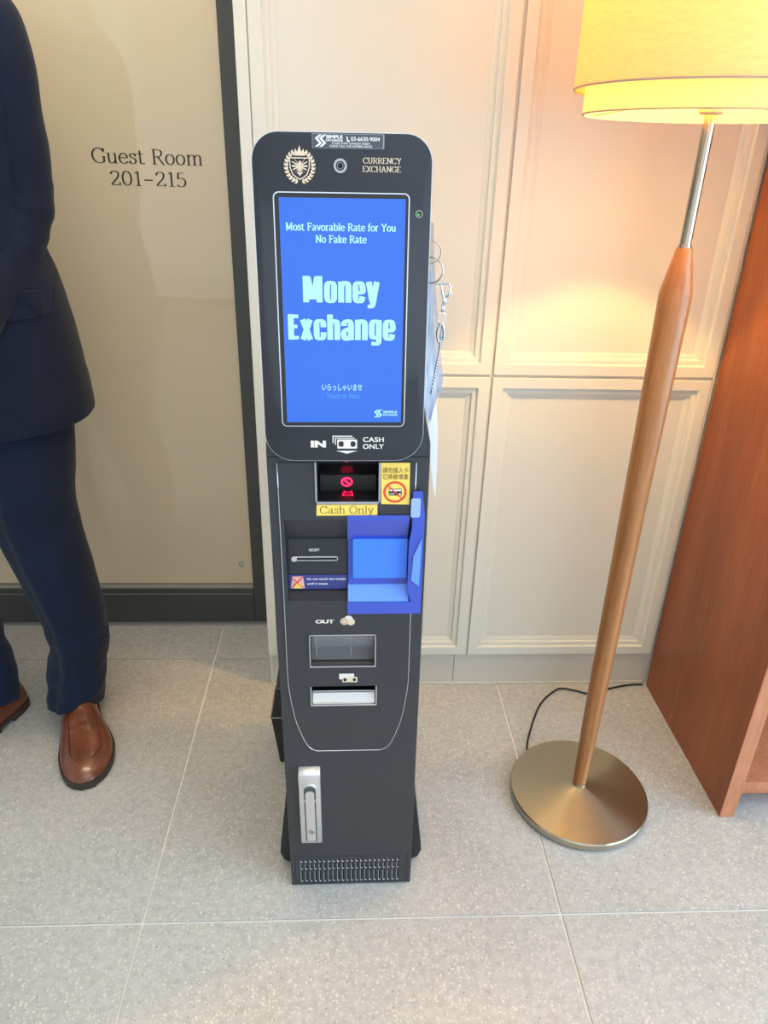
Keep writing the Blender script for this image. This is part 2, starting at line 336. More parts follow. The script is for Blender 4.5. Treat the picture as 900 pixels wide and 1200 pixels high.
# a serif alphabet drawn as pen strokes: c = smooth stroke, l = straight stroke, s = serif bar (x0, x1, y)
G = {
 'G': (.80, 'c .66 .80 .55 .95 .40 1.0 .20 .90 .08 .68 .06 .5 .09 .28 .22 .08 .42 0 .58 .04 .68 .12;l .68 .08 .68 .42;s .55 .78 .42;l .68 .74 .68 .98'),
 'C': (.76, 'c .66 .78 .56 .95 .42 1.0 .22 .92 .09 .70 .06 .5 .09 .28 .22 .08 .42 0 .58 .05 .69 .20;l .67 .74 .67 .98'),
 'R': (.76, 'l .18 0 .18 1;c .18 .98 .40 .98 .56 .90 .60 .75 .56 .60 .42 .51 .18 .50;l .38 .50 .66 .02;s .06 .32 0;s .06 .30 1;s .60 .76 .0'),
 'F': (.66, 'l .18 0 .18 1;l .18 .98 .60 .98;l .60 .98 .60 .80;l .18 .52 .46 .52;l .46 .62 .46 .42;s .06 .32 0;s .06 .30 1'),
 'M': (.98, 'l .18 0 .18 1;l .18 1 .49 .10;l .49 .10 .80 1;l .80 0 .80 1;s .06 .30 0;s .06 .26 1;s .68 .92 0;s .72 .92 1'),
 'N': (.84, 'l .18 0 .18 1;l .18 1 .68 .02;l .68 0 .68 1;s .06 .30 0;s .06 .24 1;s .56 .80 1'),
 'Y': (.74, 'l .10 1 .37 .46;l .64 1 .37 .46;l .37 0 .37 .46;s .25 .49 0;s .02 .22 1;s .54 .73 1'),
 'X': (.72, 'l .10 1 .62 0;l .62 1 .10 0;s .02 .22 0;s .50 .71 0;s .02 .22 1;s .51 .70 1'),
 'E': (.66, 'l .16 0 .16 1;l .16 .98 .58 .98;l .16 .5 .48 .5;l .16 .02 .60 .02;l .58 .98 .58 .84;l .60 .02 .60 .17;s .05 .25 0;s .05 .25 1'),
 'H': (.82, 'l .17 0 .17 1;l .65 0 .65 1;l .17 .5 .65 .5;s .05 .29 0;s .05 .29 1;s .53 .77 0;s .53 .77 1'),
 'A': (.78, 'l .12 0 .38 1;l .38 1 .66 0;l .22 .34 .56 .34;s .02 .24 0;s .54 .78 0'),
 'O': (.82, 'o .41 .5 .34 .5'),
 'U': (.80, 'c .17 1 .17 .35 .20 .12 .34 .01 .46 .01 .60 .12 .64 .35 .64 1;s .05 .29 1;s .54 .76 1'),
 'a': (.58, 'c .10 .56 .18 .66 .30 .68 .40 .62 .42 .50 .42 .0;c .42 .40 .22 .34 .10 .24 .08 .14 .14 .02 .26 .01 .36 .08 .42 .18;s .42 .54 0'),
 'b': (.62, 'l .14 0 .14 1;c .14 .54 .24 .66 .36 .68 .49 .58 .54 .34 .49 .10 .36 .0 .24 .02 .14 .14;s .03 .14 1'),
 'e': (.56, 'c .10 .38 .47 .38 .48 .48 .42 .62 .29 .68 .15 .60 .07 .42 .07 .28 .14 .08 .29 .0 .42 .04 .49 .14'),
 'f': (.38, 'c .16 0 .16 .80 .22 .96 .32 1.0 .40 .96;s .03 .34 .67;s .05 .28 0'),
 'g': (.60, 'o .27 .44 .19 .23;c .16 .24 .14 .10 .42 .06 .50 -.08 .42 -.24 .24 -.28 .08 -.20 .10 -.04 .18 .04;l .42 .64 .56 .64'),
 'h': (.66, 'l .15 0 .15 1;c .15 .50 .24 .64 .36 .68 .47 .62 .50 .48 .50 0;s .04 .15 1;s .04 .27 0;s .39 .62 0'),
 'k': (.62, 'l .15 0 .15 1;l .15 .26 .46 .66;l .26 .42 .50 .0;s .04 .15 1;s .04 .27 0;s .40 .60 .67;s .42 .62 0'),
 'l': (.32, 'l .16 0 .16 1;s .05 .16 1;s .05 .28 0'),
 'm': (.98, 'l .15 0 .15 .67;c .15 .50 .24 .64 .34 .68 .45 .62 .48 .48 .48 0;c .48 .50 .57 .64 .67 .68 .78 .62 .81 .48 .81 0;s .04 .15 .67;s .04 .27 0;s .37 .60 0;s .70 .93 0'),
 'n': (.66, 'l .15 0 .15 .67;c .15 .50 .24 .64 .36 .68 .47 .62 .50 .48 .50 0;s .04 .15 .67;s .04 .27 0;s .39 .62 0'),
 'o': (.58, 'o .29 .34 .22 .34'),
 'r': (.46, 'l .15 0 .15 .67;c .15 .46 .22 .60 .32 .68 .42 .66;s .04 .15 .67;s .04 .29 0'),
 's': (.48, 'c .38 .56 .32 .66 .23 .68 .11 .62 .10 .50 .20 .40 .34 .32 .40 .20 .35 .05 .22 .0 .12 .03 .07 .13;l .385 .50 .385 .66;l .075 .02 .075 .18'),
 't': (.42, 'c .17 .88 .17 .12 .22 .01 .32 .0 .39 .06;s .03 .36 .67'),
 'u': (.66, 'c .15 .67 .15 .20 .20 .04 .31 .0 .42 .06 .50 .20;l .50 0 .50 .67;s .04 .15 .67;s .39 .50 .67;s .50 .61 0'),
 'v': (.58, 'l .09 .67 .30 0;l .50 .67 .30 0;s .01 .20 .67;s .40 .58 .67'),
 'w': (.80, 'l .09 .67 .25 0;l .25 0 .40 .6;l .40 .6 .56 0;l .56 0 .72 .67;s .01 .2 .67;s .62 .8 .67'),
 'y': (.58, 'l .09 .67 .31 .02;c .50 .67 .31 .02 .22 -.22 .14 -.28 .06 -.26;s .01 .20 .67;s .40 .58 .67'),
 '2': (.62, 'c .10 .76 .16 .93 .31 1.0 .46 .92 .50 .74 .42 .50 .24 .26 .10 .03;l .10 .02 .54 .02;l .54 .02 .54 .16'),
 '0': (.64, 'o .32 .5 .23 .5'),
 '1': (.50, 'l .28 0 .28 1;l .12 .88 .28 .98;s .13 .43 0'),
 '5': (.60, 'l .16 .97 .48 .97;l .16 .97 .13 .54;c .13 .54 .24 .60 .38 .58 .50 .44 .52 .26 .44 .06 .28 .0 .16 .02 .09 .12'),
 '-': (.66, 'l .10 .38 .56 .38;l .10 .40 .56 .40;l .10 .42 .56 .42'), ' ': (.34, ''),
}
HV = {
 'M': (.84, 'l .14 0 .14 1;l .22 .97 .39 .12;l .60 .97 .43 .12;l .68 0 .68 1'),
 'o': (.56, 'c .14 .40 .14 .60 .18 .72 .28 .75 .38 .72 .42 .60 .42 .40 .42 .20 .38 .08 .28 .05 .18 .08 .14 .20 .14 .40'),
 'n': (.57, 'l .14 0 .14 .80;c .14 .60 .22 .73 .32 .75 .41 .70 .43 .56 .43 .30 .43 .0'),
 'e': (.56, 'c .15 .40 .41 .40 .42 .60 .38 .72 .28 .75 .18 .72 .14 .60 .14 .40 .14 .20 .18 .08 .28 .05 .38 .08 .42 .24'),
 'y': (.54, 'l .11 .80 .25 .06;l .43 .80 .29 .06;c .31 .12 .26 -.08 .20 -.14 .07 -.14'),
 'E': (.50, 'l .14 0 .14 1;l .14 .92 .45 .92;l .14 .52 .40 .52;l .14 .08 .45 .08'),
 'x': (.54, 'l .12 .80 .42 0;l .42 .80 .12 0'),
 'c': (.55, 'c .42 .50 .41 .66 .37 .73 .28 .75 .18 .72 .14 .60 .14 .40 .14 .20 .18 .08 .28 .05 .37 .07 .41 .14 .42 .30'),
 'h': (.57, 'l .14 0 .14 1;c .14 .60 .22 .73 .32 .75 .41 .70 .43 .56 .43 .30 .43 .0'),
 'a': (.56, 'c .14 .56 .15 .68 .27 .75 .38 .72 .42 .60 .42 .40 .42 .0;c .40 .46 .24 .40 .14 .32 .13 .16 .19 .05 .30 .06 .42 .18'),
 'g': (.57, 'c .43 .60 .38 .72 .28 .75 .18 .72 .14 .60 .14 .42 .14 .24 .18 .12 .28 .10 .38 .14 .43 .24;c .43 .80 .43 .40 .43 .0 .39 -.12 .28 -.15 .13 -.12'),
}
def serif(text, x0, z0, w, h, y, m, parent, thick_w=0.10, thin_w=0.045, ext=0.0004, name='lettering', pad=(0, 1), track=0.0, sw=1.0, F=None):
    F = F or G
    bm = bmesh.new(); X = 0.0
    def seg(P, closed=False):
        n = len(P); L = []; R = []
        for i in range(n):
            a = P[i - 1] if (closed or i > 0) else P[i]; b = P[(i + 1) % n] if (closed or i < n - 1) else P[i]
            dx, dy = b[0] - a[0], b[1] - a[1]; l = math.hypot(dx, dy) or 1
            wd = (thin_w + (thick_w - thin_w) * abs(dy / l) ** 1.5) / 2
            L.append((P[i][0] - dy / l * wd, P[i][1] + dx / l * wd)); R.append((P[i][0] + dy / l * wd, P[i][1] - dx / l * wd))
        V = [[bm.verts.new((q[0], q[1], z)) for q in Q] for Q, z in ((L, 0.01), (R, 0.01), (R, 0), (L, 0))]
        for i in range(n if closed else n - 1):
            j = (i + 1) % n
            for k in range(4): bm.faces.new((V[k][i], V[k][j], V[(k + 1) % 4][j], V[(k + 1) % 4][i]))
        if not closed:
            bm.faces.new([V[k][0] for k in range(4)]); bm.faces.new([V[k][-1] for k in range(4)])
    for ch in text:
        adv, d = F[ch]
        for s in [q for q in d.split(';') if q]:
            a = s.split(); v = [float(q) for q in a[1:]]
            if a[0] == 's': seg([(X + v[0], v[2]), (X + v[1], v[2])] if sw else [])
            elif a[0] == 'o': seg([(X + v[0] + v[2] * math.cos(2 * PI * k / 28), v[1] + v[3] * math.sin(2 * PI * k / 28)) for k in range(28)], True)
            else:
                P = [(X + v[i], v[i + 1]) for i in range(0, len(v), 2)]
                seg(cat(P, 5) if a[0] == 'c' else P)
        X += adv + track
    fit(bm, x0, z0, w, h, y, ext, pad=pad)
    return obj(name, bm, m, parent)

# ================================================================== THE ROOM
WY = 1.44          # face of the panelled cupboard fronts
DY = 1.72          # face of the glass door
fl = struct(obj('floor', B(-2.4, 2.2, -2.4, 2.3, -0.06, -0.0035), M_GROUT), 'pale grey terrazzo stone floor with light grout joints')
T = 0.7345; gx0 = 0.379; gy0 = 0.8235; gr = 0.0022
tile_mesh = None
for i in range(-4, 3):
    for j in range(-5, 2):
        x0, y0 = gx0 + i * T, gy0 + j * T
        if y0 + T < -2.4 or x0 > 2.2: continue
        X0, X1, Y0, Y1 = max(x0 + gr, -2.4), min(x0 + T - gr, 2.2), max(y0 + gr, -2.4), min(y0 + T - gr, 2.3)
        if X1 - X0 < 0.02 or Y1 - Y0 < 0.02: continue
        full = abs(X1 - X0 - T + 2 * gr) < 1e-4 and abs(Y1 - Y0 - T + 2 * gr) < 1e-4
        if full and tile_mesh:
            o = bpy.data.objects.new('floor_tile', tile_mesh); COL.objects.link(o); o.parent = fl
        else:
            o = obj('floor_tile', B(0, X1 - X0, 0, Y1 - Y0, -0.0034, 0, 0.0007), M_STONE, fl)
            if full: tile_mesh = o.data
        o.location = (X0, Y0, 0)

# panelled cupboard wall (wall_back) with its toe board
wb = struct(obj('wall_back', B(-0.1965, 2.2, WY + 0.020, 2.3, 0.0, 2.6), M_WALL), 'cream wall faced with panelled cupboard doors')
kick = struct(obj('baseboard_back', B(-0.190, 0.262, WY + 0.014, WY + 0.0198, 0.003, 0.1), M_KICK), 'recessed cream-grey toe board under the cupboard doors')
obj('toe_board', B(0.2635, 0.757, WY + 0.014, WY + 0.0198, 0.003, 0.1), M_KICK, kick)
obj('sealant_strip', B(-0.19, 0.757, WY + 0.0115, WY + 0.0195, 0.0, 0.004, 0.001), M_CREAM, kick)
bmf = B(-0.1965, -0.1755, WY + 0.001, WY + 0.0198, 0.1, 2.12, 0.001)
obj('filler_strip', bmf, M_CREAM, wb)
for x0, x1, z0, z1 in ((0.2867, 0.2923, 0.1, 2.12), (-0.1735, 0.2865, 0.8006, 0.8064), (0.2925, 0.7525, 0.8006, 0.8064), (-0.1754, -0.1736, 0.1, 2.12), (0.7527, 0.7600, 0.1, 2.12)):
    obj('gap_shade_strip', B(x0, x1, WY + 0.0050, WY + 0.0199, z0, z1), M_GAP, wb)  # added strips, coloured as the soft warm shade inside the gaps
def leaf(x0, x1, z0, z1):
    prof = [(0, .017), (0, .0008), (.0008, 0), (.0215, 0), (.023, .0008), (.0242, .0055), (.0300, .0052), (.0345, .0060), (.0352, .0105), (.040, .0108), (.0455, .0125), (.047, .0150)]
    bm = bmesh.new(); R = []
    for d, y in prof:
        R.append([bm.verts.new(p) for p in ((x0 + d, WY + y, z0 + d), (x1 - d, WY + y, z0 + d), (x1 - d, WY + y, z1 - d), (x0 + d, WY + y, z1 - d))])
    for a, b in zip(R, R[1:]):
        for k in range(4): bm.faces.new((a[k], a[(k + 1) % 4], b[(k + 1) % 4], b[k]))
    o = obj('cupboard_door', bm, M_CREAM, wb)
    obj('inset_panel', B(x0 + .046, x1 - .046, WY + .0130, WY + .0168, z0 + .046, z1 - .046), M_CREAM, o)
for x0, x1 in ((-0.1735, 0.2865), (0.2925, 0.7525)):
    leaf(x0, x1, 0.100, 0.8005); leaf(x0, x1, 0.8065, 2.12)
obj('cornice_board', B(-0.1965, 0.757, WY - 0.002, WY + 0.0198, 2.125, 2.20, 0.002), M_CREAM, wb)

# recess with the glass door
struct(obj('wall_recess', B(-2.4, -0.1970, DY + 0.02, 2.3, 2.14, 2.6), M_WALL), 'cream wall above the glass door')
struct(obj('wall_recess_left', B(-2.4, -1.13, DY + 0.02, 2.3, 0, 2.14), M_WALL), 'cream wall left of the glass door')
dr = struct(thing('door_1', 'dark framed frosted glass door lettered Guest Room 201-215', 'door'), None)
del dr['category']
obj('door_stile', B(-0.267, -0.2, DY, DY + 0.045, 0.006, 2.13, 0.0015), M_FRAME, dr)
obj('door_stile', B(-1.125, -1.058, DY, DY + 0.045, 0.006, 2.13, 0.0015), M_FRAME, dr)
obj('bottom_rail', B(-1.0575, -0.2675, DY, DY + 0.045, 0.006, 0.1145, 0.0015), M_FRAME, dr)
obj('top_rail', B(-1.0575, -0.2675, DY, DY + 0.045, 2.07, 2.13, 0.0015), M_FRAME, dr)
obj('glazing_bead', B(-1.057, -0.268, DY + 0.004, DY + 0.014, 0.115, 0.1235), M_TRIM, dr)
obj('rail_groove', B(-1.05, -0.268, DY - 0.0006, DY + 0.0002, 0.098, 0.0992), M_TRIM, dr)
pane = obj('frosted_glass', B(-1.0565, -0.2685, DY + 0.010, DY + 0.020, 0.128, 2.069), M_FILM, dr)
obj('backing', B(-1.0565, -0.2685, DY + 0.022, DY + 0.030, 0.12, 2.069), M_DARK, dr)
DF = DY + 0.0098
serif('Guest Room', -0.5505, 1.1760, 0.2325, 0.0285, DF, M_INK, pane, 0.095, 0.038, 0.0004)
serif('201-215', -0.5170, 1.1335, 0.1610, 0.0275, DF, M_INK, pane, 0.095, 0.038, 0.0004)
bm = bmesh.new()
P = [(-0.2955 + 0.0080 * math.cos(math.radians(a)), 0.1885 + 0.0080 * math.sin(math.radians(a))) for a in range(40, 331, 15)]
Q = [(-0.2955 + 0.0052 * math.cos(math.radians(a)), 0.1885 + 0.0052 * math.sin(math.radians(a))) for a in range(40, 331, 15)]
V = [[bm.verts.new((p[0], yy, p[1])) for p in A] for A, yy in ((P, DF - .0004), (Q, DF - .0004), (Q, DF), (P, DF))]
for i in range(len(P) - 1):
    for k in range(4): bm.faces.new((V[k][i], V[k][i + 1], V[(k + 1) % 4][i + 1], V[(k + 1) % 4][i]))
prism_xz([(-.2955, .1865), (-.291, .1885), (-.2955, .1915), (-.2965, .1885)], DF - .0004, DF, bm=bm)
obj('emblem', bm, mat('green_emblem_ink', (0.03, 0.32, 0.22), 0.5), pane, label='small green ring emblem near the lower corner')
struct(obj('trim_1', B(-1.13, -0.1975, DY - 0.012, DY + 0.05, 0.0, 0.0055), mat('threshold_metal', (0.42, 0.42, 0.42), 0.4, 0.6)), 'thin metal threshold strip under the glass door')

# rest of the lobby behind and beside the camera
struct(obj('wall_left', B(-2.5, -2.4, -2.4, 2.3, 0, 2.6), M_WALL), 'plain cream side wall')
bm = B(2.2, 2.3, -2.4, -1.70, 0, 2.6); box(bm, 2.2, 2.3, 0.86, 2.3, 0, 2.6); box(bm, 2.2, 2.3, -1.70, 0.86, 2.25, 2.6); box(bm, 2.2, 2.3, -1.70, 0.86, 0, 0.15)
struct(obj('wall_right', bm, M_WALL), 'cream side wall with tall window')
w2 = struct(thing('window_2', 'tall side window to the right', 'window')); del w2['category']
for y in (-1.70, -0.44, 0.81): obj('window_frame', B(2.22, 2.28, y, y + .05, 0.15, 2.25), M_FRAME, w2)
for z in (0.15, 2.20): obj('window_frame', B(2.22, 2.28, -1.65, 0.81, z, z + 0.05), M_FRAME, w2)
struct(obj('ceiling', B(-2.4, 2.2, -2.4, 2.3, 2.6, 2.7), M_CEIL), 'white lobby ceiling')
bm = B(-2.4, -1.8, -2.5, -2.4, 0, 2.6); box(bm, 2.0, 2.2, -2.5, -2.4, 0, 2.6); box(bm, -1.8, 2.0, -2.5, -2.4, 2.45, 2.6); box(bm, -1.8, 2.0, -2.5, -2.4, 0, 0.12)
struct(obj('wall_front', bm, M_WALL), 'shop-front wall with wide window')
w1 = struct(thing('window_1', 'wide shop-front window behind the viewpoint', 'window')); del w1['category']
for x in (-1.8, -0.55, 0.70, 1.95): obj('window_frame', B(x, x + 0.05, -2.48, -2.42, 0.12, 2.45), M_FRAME, w1)
for z in (0.12, 2.40): obj('window_frame', B(-1.75, 1.95, -2.48, -2.42, z, z + 0.05), M_FRAME, w1)

# ================================================================== RED-BROWN CABINET
cb = thing('bookcase', 'reddish-brown wooden bookcase standing against the cream panel wall on the right', 'bookcase', (0.762, 1.026, 0))
D = WY - 1.026 - 0.0005
obj('side_panel', B(0, 0.030, 0.0022, D, 0, 1.95, 0.0008), M_REDWOOD, cb)
obj('edge_band', B(0.0, 0.0300, 0, 0.0020, 0, 1.95, 0.0006), M_REDEDGE, cb, label='pale reddish front edge strip')
obj('side_panel', B(0.83, 0.86, 0.0022, D, 0, 1.95, 0.0008), M_REDWOOD, cb)
for z in (0.062, 0.52, 0.97, 1.42):
    s = obj('shelf', B(0.0305, 0.8295, 0.012, D - 0.02, z, z + 0.022, 0.0008), M_REDEDGE, cb)
obj('plinth', B(0.0305, 0.8295, 0.016, 0.034, 0.05, 0.0615), M_REDEDGE, cb)
obj('plinth', B(0.0305, 0.8295, 0.06, 0.078, 0.0, 0.0615), M_REDWOOD, cb)
obj('top_panel', B(-0.006, 0.866, -0.006, D, 1.951, 1.98, 0.001), M_REDWOOD, cb)
obj('back_panel', B(0.0305, 0.8295, D - 0.0195, D - 0.01, 0.0, 1.95), M_REDWOOD, cb)

# ================================================================== FLOOR LAMP
LX, LY = 0.482, 1.087
lp = thing('floor_lamp', 'lit floor lamp with linen drum shade, tapering wooden pole and round brass base', 'lamp', (LX, LY, 0))
bm = bmesh.new()
lathe(bm, [(0, 0.001), (.128, 0.001), (.132, 0.004), (.1385, 0.0045), (.1405, 0.007), (.1408, 0.019), (.139, 0.0215), (.134, 0.0220), (.10, 0.0255), (.05, 0.0315), (.02, 0.0355), (.015, 0.0372), (0, 0.0372)], 96)
obj('base', bm, M_BRASS, lp, smooth=28)
bm = bmesh.new(); lathe(bm, [(0, .0374), (.0142, .0374), (.0142, .0430), (0, .0430)], 32); obj('collar', bm, M_BRASS, lp, smooth=30)
bm = bmesh.new()
lathe(bm, [(0, .0432), (.0135, .0432), (.0150, .09), (.0170, .20), (.0182, .35), (.0193, .55), (.0212, .80), (.0236, .99), (.0240, 1.025), (.0234, 1.033), (.0115, 1.0925), (.0105, 1.0945), (0, 1.0945)], 40)
obj('pole', bm, M_POLE, lp, smooth=28)
bm = bmesh.new(); lathe(bm, [(0, 1.0946), (.0092, 1.0946), (.0092, 1.0985), (.0080, 1.0990), (.0080, 1.36), (0, 1.36)], 28); obj('rod', bm, M_NICKEL, lp, smooth=30)
def drum(r, z0, z1):
    bm = bmesh.new(); lathe(bm, [(r, z0), (r, z1), (r - .0014, z1), (r - .0014, z0), (r, z0)], 96); return bm
sh = obj('lamp_shade', drum(.1835, 1.2915, 1.60), M_SHADE, lp, smooth=30)
bm = bmesh.new(); lathe(bm, [(.1844, 1.2891), (.1844, 1.2913), (.1812, 1.2913), (.1812, 1.2891), (.1844, 1.2891)], 96); obj('hem', bm, M_SHADEHEM, sh)
sh2 = obj('inner_shade', drum(.1680, 1.2620, 1.575), M_SHADE, lp, smooth=30)
bm = bmesh.new(); lathe(bm, [(.1687, 1.2600), (.1687, 1.2618), (.1659, 1.2618), (.1659, 1.2600), (.1687, 1.2600)], 96); obj('hem', bm, M_SHADEHEM, sh2)
bm = bmesh.new(); lathe(bm, [(.0082, 1.2630), (.0135, 1.2630), (.0165, 1.2655), (.0165, 1.2690), (.0082, 1.2690), (.0082, 1.2630)], 28); obj('shade_holder', bm, M_SHADEHEM, lp, smooth=30)
bm = bmesh.new()
for a in (20, 140, 260):
    c, s = math.cos(math.radians(a)), math.sin(math.radians(a)); tube(bm, [(.010 * c, .010 * s, 1.2690), (.05 * c, .05 * s, 1.280), (.1675 * c, .1675 * s, 1.263)], .0011, 6)
obj('spider_wires', bm, M_SHADEHEM, lp, smooth=0)
bm = bmesh.new(); lathe(bm, [(0, 1.3605), (.02, 1.361), (.032, 1.40), (.034, 1.425), (.026, 1.45), (0, 1.46)], 24)
obj('bulb', bm, mat('warm_bulb_glass', (1, .9, .7), 0.4, emit=(1.0, 0.72, 0.32), es=14), lp, smooth=0)
pl = bpy.data.lights.new('bulb_light', 'POINT'); pl.energy = 72; pl.color = (1.0, 0.60, 0.17); pl.shadow_soft_size = 0.03
po = bpy.data.objects.new('bulb_light', pl); COL.objects.link(po); po.parent = lp; po.location = (0, 0, 1.47)
# cord on the floor
cp = [(-.081 - .0, .1165, .0045), (-.071, .156, .004), (-.0414, .2257, .004), (-.0085, .2854, .004), (.0316, .3261, .004), (.0568, .3388, .004), (.0912, .3287, .004), (.1211, .3186, .004), (.1698, .3343, .004), (.2328, .3500, .004), (.270, .3515, .004)]
bm = tube(bmesh.new(), cat(cp, 6), .0022, 8)
obj('power_cord', bm, M_CORD, lp, smooth=0, label='thin black cord looping over the floor')

# ================================================================== KIOSK
KX, KY = 0.0055, 0.89
kk = thing('currency_kiosk', 'tall slim charcoal money exchange kiosk with lit blue touchscreen', 'kiosk', (KX, KY, 0.0012), (0, -0.0088, 0))
HW = 0.1085
body = obj('cabinet', B(-HW, HW, 0.0, 0.30, 0.001, 0.842, 0.0014), M_KIOSK, kk)
YD = 0.0
recess = [(-0.02, 0.7515), (0.0, 0.7500), (0.020, 0.712), (0.020, 0.626), (0.0, 0.6184), (-0.02, 0.617)]
def recess_cut(): return prism_yz(recess, -0.0895, 0.0895)
def cuts():
    return [recess_cut(), B(-0.0425, 0.0400, -0.02, 0.075, 0.779, 0.836), B(-0.0595, 0.0380, -0.02, 0.045, 0.5005, 0.5580), B(-0.0600, 0.0398, -0.02, 0.05, 0.4255, 0.4610)]
boolean(body, cuts() + [B(-0.1015, 0.1015, -0.02, 0.004, 0.0065, 0.0765)])
obj('rear_cabinet', prism_xz([(-.1085, .8425), (.1085, .8425), (.1080, .862), (.0935, .930), (-.0935, .930), (-.1080, .862)], .0005, .20, .001), M_KIOSK, kk)
obj('rear_cabinet', prism_xz([(-.0930, .9305), (.0930, .9305), (.0870, 1.17), (-.0870, 1.17)], .040, .20, .002), M_KIOSK, kk)

# raised front panel with chrome outline
def outl(d=0.0):
    L = [(-.0925, .8350), (-.0925, .62), (-.0930, .4900), (-.0915, .4500), (-.0850, .3990), (-.0760, .3640), (-.0675, .3420), (-.0600, .3320), (-.0500, .3280)]
    L = cat(L, 4); R = [(-x + 0.000, z) for x, z in L[::-1]]
    P = L + R; out = []
    for x, z in P:
        k = math.hypot(x, max(0, .5 - z)) or 1
        out.append((x * (1 - d / 0.0925), z + (d if z < 0.4 else 0)))
    return out
PL = [(x - .0025, z) for x, z in outl()]
fp = obj('front_panel', prism_xz(PL, -0.0016, -0.0002), M_KIOSK, kk)
boolean(fp, cuts())
bm = tube(bmesh.new(), [(x, -0.0014, z) for x, z in PL], 0.0009, 6)
# the outline dips into the recess
for v in bm.verts:
    if 0.6184 < v.co.z < 0.750: v.co.y += 0.0
obj('chrome_outline', bm, M_CHROME, kk, smooth=0)

# recess lining: receipt side
obj('receipt_panel', B(-0.0885, -0.0030, 0.0175, 0.0196, 0.652, 0.7105, 0.0005), M_GLOSS, kk)
sl = obj('receipt_slot', prism_xz(rrect(-.083, -.016, .6755, .6835, .0035), .0145, .0174, 0.0006), M_CHROME, kk)
obj('slot_mouth', prism_xz(rrect(-.0755, -.0175, .6782, .6808, .0012), .0138, .0146), M_MATTE, sl)
obj('slot_end', prism_xz(rrect(-.0832, -.0755, .6752, .6838, .0035), .0135, .0144, .0003), M_WHITEPLATE, sl)
sans('RECEIPT', -.0575, .6905, .0150, .0045, .0173, M_PALEPRINT, kk, 0.01, 0.0003)
lb = obj('receipt_notice', B(-0.0885, -0.0030, 0.0160, 0.0192, 0.6275, 0.6515, 0.0003), M_NAVYLBL, kk, label='indigo label asking not to touch the receipt')
sans('Do not touch the receipt', -.0620, .6425, .0570, .0042, .0158, M_WHITE, lb, 0.02, 0.0002)
sans('until it stops.', -.0620, .6345, .0310, .0042, .0158, M_WHITE, lb, 0.02, 0.0002)
obj('pictogram', prism_xz([(-.086, .6295), (-.083, .6495), (-.0675, .6495), (-.0655, .6295)], .0154, .0158), mat('pink_print', (.80, .42, .40), .5), lb)
obj('pictogram', prism_xz([(-.082, .6295), (-.080, .6375), (-.073, .6395), (-.069, .6355), (-.069, .6295)], .0150, .0153), M_YELLOW, lb)
bm = bmesh.new(); tube(bm, [(-.084, .0149, .6485), (-.068, .0149, .631)], .0008, 4); tube(bm, [(-.068, .0149, .6485), (-.084, .0149, .631)], .0008, 4)
obj('pictogram', bm, M_RED, lb)

# cash-in slot
fr = bmesh.new()
for a in ((-.0455, -.0430, .7745, .8360), (.0400, .0425, .7745, .8360), (-.0455, .0425, .7745, .7785)): box(fr, a[0], a[1], -0.0038, -0.0016, a[2], a[3], 0.0004)
sf = obj('cash_slot', fr, M_CHROME, kk, label='dark banknote slot in a chrome frame with red lit symbols')
obj('slot_shelf', prism_yz([(0.0, .7795), (.0270, .7815), (.0270, .7795)], -.0420, .0395), M_DARK, sf)
obj('slot_step', prism_yz([(.0275, .7795), (.0275, .8050), (.0300, .8070), (.0600, .8075), (.0600, .7795)], -.0400, .0375), M_DARK, sf)
obj('slot_back', B(-.0420, .0395, .0605, .0635, .779, .8355), M_GLOSS, sf)
def noentry(x, z, y, r, rz, m, lab):
    bm = ring_xz(bmesh.new(), circ(x, z, r, 28, rz), circ(x, z, r * .72, 28, rz * .68), y, y + .0012)
    k = r * .60; prism_xz([(x - k - .0008, z + rz * .45), (x - k + .0012, z + rz * .65), (x + k + .0008, z - rz * .45), (x + k - .0012, z - rz * .65)], y, y + .0012, bm=bm)
    return obj('red_symbol', bm, m, sf, label=lab)
noentry(-.0030, .7948, .0262, .0082, .0070, M_LEDRED, 'glowing red no-entry symbol')
noentry(-.0030, .8165, .0590, .0085, .0050, M_LEDRED, 'painted red reflection of the symbol under the screen housing')  # glowing copy put in as the symbol's reflection
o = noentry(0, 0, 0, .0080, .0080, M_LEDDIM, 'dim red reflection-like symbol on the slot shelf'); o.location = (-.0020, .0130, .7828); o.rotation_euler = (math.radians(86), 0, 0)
for x, y in ((-.0060, .0175), (.0035, .0175), (-.0075, .0070), (.0045, .0070)): obj('red_dot', B(x - .0011, x + .0011, y - .0018, y + .0018, .7836, .7844), M_LEDRED, sf)
for x in (-.026, -.018, .012, .022): obj('sensor_dot', prism_xz(circ(x, .8165, .0016, 12), .0585, .0600), M_PALEPRINT, sf)

yl = obj('no_card_label', prism_xz([(.0440, .7745), (.0825, .7735), (.0815, .8350), (.0430, .8350)], -.0021, -.0017), M_YELLOW, kk, label='yellow label with Chinese text and crossed-out card')
sans('請勿插入卡', .0455, .8205, .0345, .0082, -.0022, M_BROWNINK, yl, 0.0, 0.0002)
sans('它將被堵塞', .0455, .8110, .0345, .0082, -.0022, M_BROWNINK, yl, 0.0, 0.0002)
obj('card_symbol', ring_xz(bmesh.new(), circ(.0625, .7925, .0160, 36), circ(.0625, .7925, .0128, 36), -.0025, -.0021), M_RED, yl)
obj('card_symbol', prism_xz(rrect(.0540, .0715, .7875, .7975, .0012, 3), -.0024, -.0021), M_DARK, yl)
obj('card_symbol', prism_xz(rrect(.0548, .0708, .7940, .7966, .0005, 2), -.0026, -.0024), M_WHITE, yl)
obj('card_symbol', prism_xz(rrect(.0548, .0620, .7884, .7912, .0005, 2), -.0026, -.0024), M_STICKEDGE, yl)
